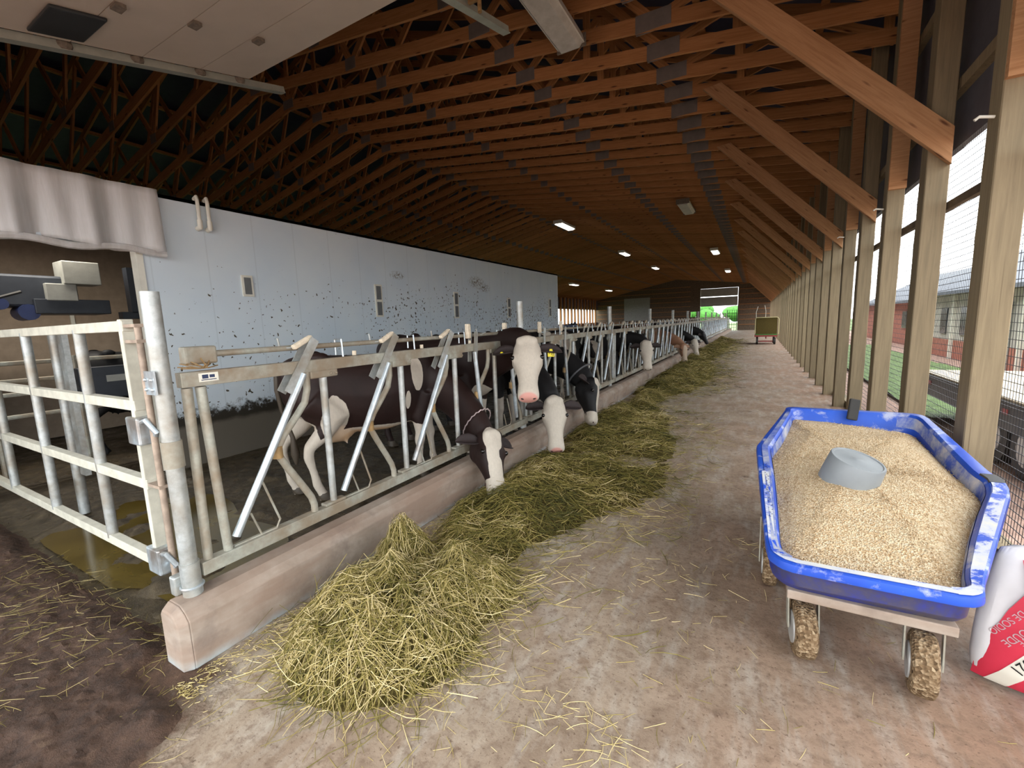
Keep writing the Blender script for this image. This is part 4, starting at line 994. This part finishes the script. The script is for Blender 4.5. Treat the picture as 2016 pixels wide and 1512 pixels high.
for y in (-4.6, -2.3, -.3, 2.6): MB().box(-.10, -.0, y - .07, y + .07, 0, 2.4).build('pilaster', 'pvc_white', t)
t, L = shed('outbuilding', 7.0, 26, 40, 2.3, 3.9, 6, 'lower red brick outbuilding outside, farther down behind the netting', 'brick_red')
for y in (-5, -2, 1, 4): MB().box(-.04, 0, y - .4, y + .4, .9, 1.8).build('window', 'glass_dark', t)
t, L = shed('outbuilding', 6.2, 4.5, 13.0, 2.7, 4.4, 6, 'ribbed pale shed outside beside the trailer, right edge', 'house_wall')
b = MB()
for k in range(42): b.box(-.03, 0, -4.1 + k * .2, -4.06 + k * .2, 0, 2.6)
b.build('ribbing', 'house_wall', t)
o = MB().tube([(4.5, 14.6, -.3), (4.5, 14.6, 5.2)], .05, 10).build('pale_pole', 'pvc_white', None, True); tag(o, 'thin white pole standing outside in front of the farm building', 'pole')
def treeline(x0, x1, y, h, label):
    b = MB()
    for i in range(int(abs(x1 - x0) * .6) + 4):
        x = random.uniform(x0, x1); r = random.uniform(1.2, 2.4); b.ball((x, y + random.uniform(-2, 2), h * random.uniform(.3, .75)), (r, r, h * .35), 9, 6)
    o = b.build('treeline', 'foliage', None, True); o['kind'] = 'stuff'; return tag(o, label, 'trees')
treeline(-20, 8, 110, 4.2, 'green treeline far beyond the end doorway')
tag(MB().box(-5.4, -2.9, YF + 6, YF + 6.1, -.2, 1.4).build('board_fence', 'machine_grey'), 'pale board fence outside beyond the far doorway', 'fence')
# ================================================================== COWS
def sup(c, ex, ez, w, hu, hd, k=28, sq=.85, taper=0.):
    """one cross section: centre, side axis, up axis, half width, half height up / down"""
    r = []
    for i in range(k):
        t = 2 * pi * i / k; a, b_ = cos(t), sin(t)
        y = w * math.copysign(abs(a) ** sq, a); z = math.copysign(abs(b_) ** sq, b_); f = 1 - taper * max(0, -z); z = z * (hu if z > 0 else hd)
        r.append(c + ex * y * f + ez * z)
    return r
def bez(a, b_, c, d, t): return a * (1 - t) ** 3 + b_ * 3 * t * (1 - t) ** 2 + c * 3 * t * t * (1 - t) + d * t ** 3
HEADP = [(-.07, .055, .00, -.12), (-.03, .095, .03, -.19), (.03, .112, .045, -.235), (.10, .120, .045, -.255), (.17, .126, .032, -.25), (.235, .104, .012, -.225), (.31, .084, -.008, -.20),
         (.39, .076, -.025, -.18), (.45, .080, -.030, -.18), (.50, .086, -.035, -.18), (.54, .083, -.048, -.168), (.562, .062, -.072, -.142)]
def cow(name, loc, yaw, poll, nose, hint, coat_, label, group='cows feeding through the headlocks', whites=(), pinks=(), warms=(), vox=.016, hs=1., hidx=.0, tag_=False, extra=None, bs=1., neck=True, stance=0.):
    loc = V(loc); Rz = Matrix.Rotation(-yaw, 3, 'Z')
    P = Rz @ (V(poll) - loc); Nn = Rz @ (V(nose) - loc); hx = (Nn - P).normalized(); hn = Rz @ V(hint)
    hz = (hn - hx * hn.dot(hx)).normalized(); hy = hz.cross(hx); HM = Matrix((hx, hy, hz)).transposed()
    k_ = (Nn - P).length / .56 * hs; kw = k_ * 1.14
    hw = lambda x, y, z: P + HM @ V((x * k_, y * k_, z * k_))
    b = MB(); ex, ez = V((0, 1, 0)), V((0, 0, 1))
    # trunk, rump to brisket
    tr = [(-.86, 1.22, .10, .07, .12), (-.83, 1.20, .17, .14, .24), (-.74, 1.16, .23, .23, .34), (-.58, 1.10, .275, .33, .36), (-.40, 1.03, .30, .37, .38), (-.15, 1.00, .345, .385, .42), (.12, 1.00, .355, .39, .43),
          (.36, 1.03, .31, .38, .42), (.56, 1.08, .245, .35, .42), (.72, 1.08, .19, .28, .37), (.84, 1.05, .13, .19, .26), (.89, 1.02, .07, .1, .14)]
    b.loft([sup(V((x, 0, z)) * bs, ex, ez, w * bs, hu * bs, hd * bs, taper=.18) for x, z, w, hu, hd in tr])
    for s in (-1, 1):
        b.ball(V((-.50, s * .21, 1.39)) * bs, (.09, .06, .05)); b.ball(V((-.80, s * .10, 1.28)) * bs, (.06, .05, .05)); b.ball(V((.50, s * .16, 1.15)) * bs, (.15, .10, .24)); b.ball(V((-.52, s * .17, 1.0)) * bs, (.22, .13, .28))
    b.ball(V((.5, 0, 1.38)) * bs, (.2, .06, .06))
    # legs
    for s in (-1, 1):
        st = s * stance
        b.tube([V(p) * bs for p in ((.52, s * .16, .95), (.55 + st, s * .16, .68), (.56 + st, s * .15, .50), (.565 + st * 1.2, s * .15, .42), (.56 + st * 1.2, s * .15, .34), (.565 + st * 1.3, s * .15, .20), (.565 + st * 1.3, s * .15, .13), (.59 + st * 1.3, s * .15, .07), (.61 + st * 1.3, s * .15, .0))], [v * bs for v in (.13, .085, .058, .058, .042, .036, .046, .040, .056)], 14)
        b.tube([V(p) * bs for p in ((-.60, s * .17, 1.0), (-.50 - st, s * .20, .80), (-.62 - st, s * .18, .66), (-.76 - st, s * .17, .53), (-.775 - st, s * .17, .44), (-.745 - st, s * .17, .30), (-.72 - st, s * .17, .15), (-.69 - st, s * .17, .08), (-.66 - st, s * .17, .0))], [v * bs for v in (.19, .14, .085, .056, .05, .036, .045, .042, .056)], 14)
    b.ball(V((-.38, 0, .66)) * bs, (.20, .17, .15), 18, 12)
    for x in (-.30, -.46):
        for s in (-1, 1): b.tube([V((x, s * .09, .58)) * bs, V((x, s * .09, .49)) * bs], [.02, .015], 8)
    # neck
    A = V((.42, 0, 1.08)) * bs; Bc = V((.86, 0, 1.10)) * bs; Hb = hw(-.01, 0, -.10); back = Hb - hx * .16 * 1.0 + hz * .0
    hb_dir = (hw(-.35, 0, -.10) - Hb)
    C2 = Hb + hb_dir * (.55 if neck else .2) + V((-.05, 0, .05))
    nn = 11; rings = []
    hh = [(.36, .24), (.33, .21), (.30, .18), (.27, .155), (.25, .14), (.235, .13), (.22, .122), (.205, .115), (.19, .108), (.17, .10), (.14, .09)]
    pts = [bez(A, Bc, C2, Hb, t / (nn - 1)) for t in range(nn)]
    for i, p in enumerate(pts):
        tg = (pts[min(i + 1, nn - 1)] - pts[max(i - 1, 0)]).normalized(); up = V((0, 0, 1)).lerp(hz, (i / (nn - 1)) ** 1.5)
        up = (up - tg * up.dot(tg)).normalized(); sd = up.cross(tg); h, w_ = hh[i]; h *= bs; w_ *= bs
        rings.append(sup(p, sd, up, w_, h * .85, h, sq=.9))
    b.loft(rings)
    # head
    b.loft([sup(hw(x, 0, (zu + zd) / 2), hy, hz, w_ * kw, (zu - zd) / 2 * k_ * 1.05, (zu - zd) / 2 * k_ * 1.05, sq=.80, taper=.38 if x < .42 else .15) for x, w_, zu, zd in HEADP])
    rotm = HM
    for s in (-1, 1):
        b.ball(hw(.155, s * .122, -.025), (.045 * k_, .026 * k_, .03 * k_), rot=rotm); b.ball(hw(.0, s * .055, .03), (.05 * k_, .05 * k_, .035 * k_), rot=rotm)
        b.ball(hw(.49, s * .05, -.09), (.055 * k_, .042 * k_, .045 * k_), rot=rotm); b.ball(hw(.09, s * .10, -.15), (.11 * k_, .035 * k_, .095 * k_), rot=rotm)
    b.ball(hw(-.02, 0, .01), (.05 * k_, .075 * k_, .06 * k_), rot=rotm); b.ball(hw(.46, 0, -.165), (.08 * k_, .06 * k_, .03 * k_), rot=rotm)
    root = thing(name, loc, label, 'cow', group, yaw)
    me = b.mesh('body', coat_, True); tmp = bpy.data.objects.new('body', me); COL.objects.link(tmp)
    r = tmp.modifiers.new('r', 'REMESH'); r.mode = 'VOXEL'; r.voxel_size = vox; sm = tmp.modifiers.new('s', 'SMOOTH'); sm.factor = .6; sm.iterations = 7 if vox < .02 else 3
    dg = bpy.context.evaluated_depsgraph_get(); me2 = bpy.data.meshes.new_from_object(tmp.evaluated_get(dg)); bpy.data.objects.remove(tmp); me2.name = 'body'
    for p in me2.polygons: p.use_smooth = True
    me2.materials.clear(); me2.materials.append(M[coat_])
    HMi = HM.inverted(); W = []; K = []; Q = []
    def val(lst, c, h):
        best = -1.
        for fr, ce, ra in lst:
            q = c if fr == 'b' else h
            d = sqrt(sum(((q[i] - ce[i]) / ra[i]) ** 2 for i in range(3))); best = max(best, 1 - d)
        return best
    for v in me2.vertices:
        c = v.co / bs; h = (HMi @ (v.co - P)) / k_
        W.append(.5 + max(-.5, min(.5, val(whites, c, h) * 1.6))); K.append(max(0, min(1, val(pinks, c, h) * 2))); Q.append(max(0, min(1, val(warms, c, h) * 1.5)))
    for nm, dat in (('white', W), ('pink', K), ('warm', Q)): me2.attributes.new(nm, 'FLOAT', 'POINT').data.foreach_set('value', dat)
    o = bpy.data.objects.new('body', me2); COL.objects.link(o); o.parent = root
    # eyes, nostrils, mouth, ears, hooves, tail
    for s in (-1, 1):
        MB().ball(hw(.162, s * .131, -.010), .0215 * k_, 14, 10).build('eye', 'eye_dark', root, True)
        b = MB(); b.ball(hw(.548, s * .046, -.086), (.014 * k_, .022 * k_, .014 * k_), 12, 8, rot=rotm); b.build('nostril', 'nostril_dark', root, True)
        # ear: cupped leaf pointing out to the side and a little back and down
        b = MB(); ea = [(0, .026, 0), (.045, .052, .008), (.10, .064, .012), (.155, .056, .008), (.20, .034, 0), (.225, .008, 0)]; K1 = 9
        up_e = (hz * 1.0 - hx * .25).normalized()
        base = hw(.035, s * .105, -.055); dirr = (hy * s * 1.0 - hx * .05 - hz * .22).normalized(); side = dirr.cross(up_e).normalized(); nrm = side.cross(dirr)
        rows = []
        for L, w_, cu in ea:
            row = []
            for q in range(K1):
                u = -1 + 2 * q / (K1 - 1); row.append(base + (dirr * L + side * w_ * u + nrm * (.035 * u * u * (w_ / .05) - .01)) * k_)
            rows.append(row)
        b.add([p for rr in rows for p in rr], [(i * K1 + q, i * K1 + q + 1, (i + 1) * K1 + q + 1, (i + 1) * K1 + q) for i in range(len(ea) - 1) for q in range(K1 - 1)])
        e = b.build('ear', 'ear_dark' if coat_ != 'coat_tan' else 'ear_tan', root, True); so = e.modifiers.new('t', 'SOLIDIFY'); so.thickness = .009
        if tag_:
            c_ = base + dirr * .125 * k_ - hz * .0; fx = (V((0, 0, 1)) - nrm * nrm.z).normalized(); fy = fx.cross(nrm)
            o_ = c_ + (Rz @ V((.15, -1, 0))).normalized() * .03
            if s == tag_:
                b = MB(); vw = (Rz @ V((.42, -.9, 0))).normalized(); rt = V((0, 0, 1)).cross(vw).normalized(); uz = V((0, 0, 1)); 
                poly = [(-.012, .035), (.012, .035), (.018, .012), (.033, .004), (.033, -.042), (-.033, -.042), (-.033, .004), (-.018, .012)]
                for q_ in (0, .003): b.add([o_ + rt * x_ + uz * (z_ - .02) + vw * q_ for x_, z_ in poly], [tuple(range(8))])
                g = b.build('ear_tag', 'tag_yellow', e); b = MB()
                for a_, z_, w2, h2 in ((-.018, .0, .005, .03), (-.010, .012, .016, .005), (.004, -.012, .006, .036), (.014, .004, .014, .005), (.020, -.016, .005, .028), (.012, -.018, .014, .005)):
                    c0 = o_ + rt * a_ + uz * (z_ - .035) + vw * .005; b.add([c0, c0 + rt * w2, c0 + rt * w2 + uz * h2, c0 + uz * h2], [(0, 1, 2, 3)])
                b.build('ear_tag_number', 'ink', e)
            else:
                b = MB(); b.ball(o_ - V((0, 0, .01)), .017, 12, 8); b.build('ear_tag', 'tag_yellow', e, True)
    b = MB(); b.tube([hw(.40, -.070, -.150), hw(.46, -.066, -.150), hw(.515, -.045, -.150), hw(.535, 0, -.148), hw(.515, .045, -.150), hw(.46, .066, -.150), hw(.40, .070, -.150)], .006 * k_, 6); b.build('mouth', 'nostril_dark', root, True)
    if vox < .02:
        for s in (-1, 1):
            st = s * stance
            for x in (.61 + st * 1.3, -.66 - st):
                y = s * (.15 if x > 0 else .17); b = MB()
                b.loft([[V((x + (.055 + e_) * cos(a) + (.02 if z < .03 else 0), y + (.048 + e_ * .8) * sin(a), z)) * bs for a in [2 * pi * q / 16 for q in range(16)]] for z, e_ in ((0., .018), (.03, .012), (.065, 0.))]); b.build('hoof', 'hoof_dark', root, True)
        MB().tube([V(p) * bs for p in ((-.80, 0, 1.33), (-.85, 0, 1.27), (-.87, 0, 1.10), (-.85, .01, .9), (-.78, .02, .62), (-.77, .02, .45), (-.77, .02, .34))], [.035, .033, .024, .018, .02, .04, .012], 10).build('tail', 'hoof_dark', root, True)
    return root, hw, HM, k_, pts, Rz, loc
n = N('eye_dark'); n.col((.008, .006, .005)); M['eye_dark'] = n.set(.08, 0, .6)
simple('nostril_dark', (.05, .02, .018), .6); simple('ear_dark', (.022, .012, .011), .7, 0, .3, 20); simple('ear_tan', (.30, .17, .10), .7)
simple('collar_grey', (.10, .10, .105), .5); simple('chain', (.62, .50, .50), .4, .5)
FACE = [('h', (.27, 0, -.02), (.33, .28, .22)), ('h', (.06, 0, .03), (.13, .12, .12)), ('h', (.5, 0, -.12), (.2, .2, .2))]
NOSEP = [('h', (.56, 0, -.085), (.075, .075, .055))]
# the brown cow in front
LEGW = [('b', (-.72, 0, .35), (.24, .5, .50)), ('b', (.58, 0, .28), (.22, .5, .44))]
c1 = cow('cow', (-3.42, 3.10, 0), radians(61), (-2.13, 3.33, .56), (-1.845, 3.075, .135), (.88, -.25, .40), 'coat_brown',
         'nearest cow, dark brown with white blaze and white legs, head lowered over the curb',
         whites=LEGW + [('b', (-.1, 0, .52), (.75, .5, .16)), ('b', (-.42, -.28, .78), (.13, .2, .25)), ('b', (.42, -.3, 1.18), (.07, .15, .20)), ('b', (.3, -.3, .9), (.03, .15, .1)),
                        ('h', (.05, -.03, .045), (.13, .10, .07)), ('h', (.20, -.045, .03), (.22, .062, .08)), ('h', (.36, -.02, -.01), (.2, .075, .07)), ('h', (.50, 0, -.12), (.13, .2, .16)), ('h', (.30, 0, -.235), (.26, .1, .045))],
         pinks=NOSEP, warms=[('b', (-.38, 0, .64), (.25, .22, .2)), ('b', (-.1, 0, .58), (.5, .3, .1))], stance=.10, bs=.97)
r, hw, HM, k_, pts, Rz, loc = c1
# chain round the neck just behind the poll
def ring(i, pts, rw, rh, up0, n_=40, dz_=0):
    p = pts[i]; tg = (pts[i + 1] - pts[i - 1]).normalized(); up = (up0 - tg * up0.dot(tg)).normalized(); sd = up.cross(tg)
    return [p + sd * rw * cos(2 * pi * q / n_) + up * rh * sin(2 * pi * q / n_) for q in range(n_)]
rg = ring(8, pts, .122, .205, HM.col[2]); b = MB()
for q in range(0, 40):
    a_, c_ = rg[q], rg[(q + 1) % 40]; d_ = (c_ - a_); o_ = V((0, 0, .006 if q % 2 else -.006)); b.tube([a_ - d_ * .1 + o_, c_ + d_ * .1 - o_], .006, 6)
b.build('neck_chain', 'chain', r, True)
# brown-black cow with raised white head
c2 = cow('cow', (-3.60, 4.35, 0), radians(-2), (-2.0, 3.86, 1.40), (-1.80, 3.47, .935), (.40, -.80, .50), 'coat_brown',
         'dark cow with raised all white face and yellow ear tags, looking at the camera', whites=FACE + [('b', (.6, 0, .3), (.25, .5, .35)), ('b', (.75, -.1, .72), (.12, .2, .14))], pinks=[('h', (.555, 0, -.085), (.075, .09, .062))], tag_=1, bs=1.055, hs=.96)
# black cow behind, head low, cream white face
c3 = cow('cow', (-3.62, 5.25, 0), radians(-6), (-2.02, 4.55, .68), (-1.87, 4.27, .20), (.45, -.75, .45), 'coat_black',
         'black cow with an all white lowered face, eating just right of the raised white head', whites=FACE + [('h', (.15, 0, -.28), (.4, .2, .2)), ('b', (.6, 0, .25), (.25, .5, .35))], pinks=NOSEP + [('h', (.155, -.12, -.03), (.04, .03, .03))], bs=1.03)
c4 = cow('cow', (-3.72, 6.35, 0), radians(-6), (-2.04, 6.02, .70), (-1.84, 5.72, .19), (.93, .25, .35), 'coat_black',
         'black cow with grey neck strap, head lowered just beyond the all white lowered face', whites=[('h', (.0, 0, .04), (.09, .10, .04)), ('h', (.22, 0, .03), (.36, .045, .07)), ('h', (.53, 0, -.11), (.13, .2, .16)), ('b', (.6, 0, .25), (.25, .5, .35))], bs=1.03)
r, hw, HM, k_, pts, Rz, loc = c4
rg = ring(8, pts, .125, .215, HM.col[2]); MB().tube(rg, .014, 8, closed=True).build('neck_strap', 'collar_grey', r, True)
mid = [('b', (-.2, 0, 1.0), (.75, .5, .6)), ('b', (.55, 0, .4), (.3, .5, .55))]
c5 = cow('cow', (-3.45, 7.75, 0), radians(82), (-3.25, 9.1, 1.2), (-3.1, 9.4, .85), (.5, .5, .6), 'coat_black', 'mostly white cow with a black patch standing behind the bars, sideways to the rail',
         whites=mid + [('b', (-.6, 0, .5), (.4, .5, .6))], vox=.028)
c6 = cow('cow', (-3.75, 9.85, 0), radians(-4), (-2.03, 9.45, 1.08), (-1.93, 9.22, .60), (.35, -.85, .4), 'coat_black', 'black cow with white face and dark ears looking out halfway down the row', whites=FACE + [('b', (.5, 0, .9), (.2, .5, .3)), ('b', (-.3, 0, .8), (.3, .5, .6))], vox=.024, hs=1.05)
c7 = cow('cow', (-3.75, 14.95, 0), radians(0), (-2.02, 14.9, .72), (-1.88, 14.75, .20), (.7, -.6, .4), 'coat_tan', 'tan brown cow with a pale face eating with lowered head far down the row', whites=[('h', (.3, 0, 0), (.35, .09, .1)), ('h', (.5, 0, -.1), (.16, .2, .2)), ('h', (.1, 0, -.2), (.2, .2, .15))], vox=.03)
c8 = cow('cow', (-3.75, 17.6, 0), radians(0), (-2.0, 17.6, .72), (-1.82, 17.45, .18), (.6, -.6, .4), 'coat_black', 'black cow with a white face eating beside the tan cow far down the row', whites=FACE, vox=.03)
c9 = cow('cow', (-3.75, 20.4, 0), radians(0), (-2.0, 20.4, .92), (-1.72, 20.35, .48), (.4, -.2, .8), 'coat_black', 'all black cow with lowered head, farthest one reaching through the headlocks', whites=[], vox=.03)
c10 = cow('cow', (-3.9, 12.0, 0), radians(-8), (-2.75, 11.75, 1.2), (-2.55, 11.6, .75), (.4, -.6, .6), 'coat_black', 'black and white cow standing behind the bars beyond the white faced one', whites=[('b', (.62, -.2, 1.0), (.16, .3, .2)), ('b', (-.2, 0, .7), (.3, .5, .5)), ('h', (.2, 0, 0), (.2, .08, .1))], vox=.03)
cow('cow', (-14.4, 31.2, 0), radians(185), (-15.6, 31.1, 1.2), (-15.85, 31.0, .8), (-.5, -.4, .6), 'coat_black', 'dark cow seen far left in front of the bright gaps, behind the blue divider', 'cows in the far left pen', vox=.035)
cow('cow', (-12.3, 31.4, 0), radians(100), (-12.6, 32.7, 1.4), (-12.8, 33.0, 1.0), (.2, .5, .7), 'coat_black', 'dark cow seen far left, at the right end of the bright gaps', 'cows in the far left pen', vox=.035)
cow('cow', (-8.0, 2.95, 0), radians(93), (-8.0, 4.6, 1.3), (-8.0, 5.0, .9), (.1, .5, .8), 'coat_black', 'black cow standing in the milking stall inside the room, behind the gate', 'cow in the milking room', vox=.028)
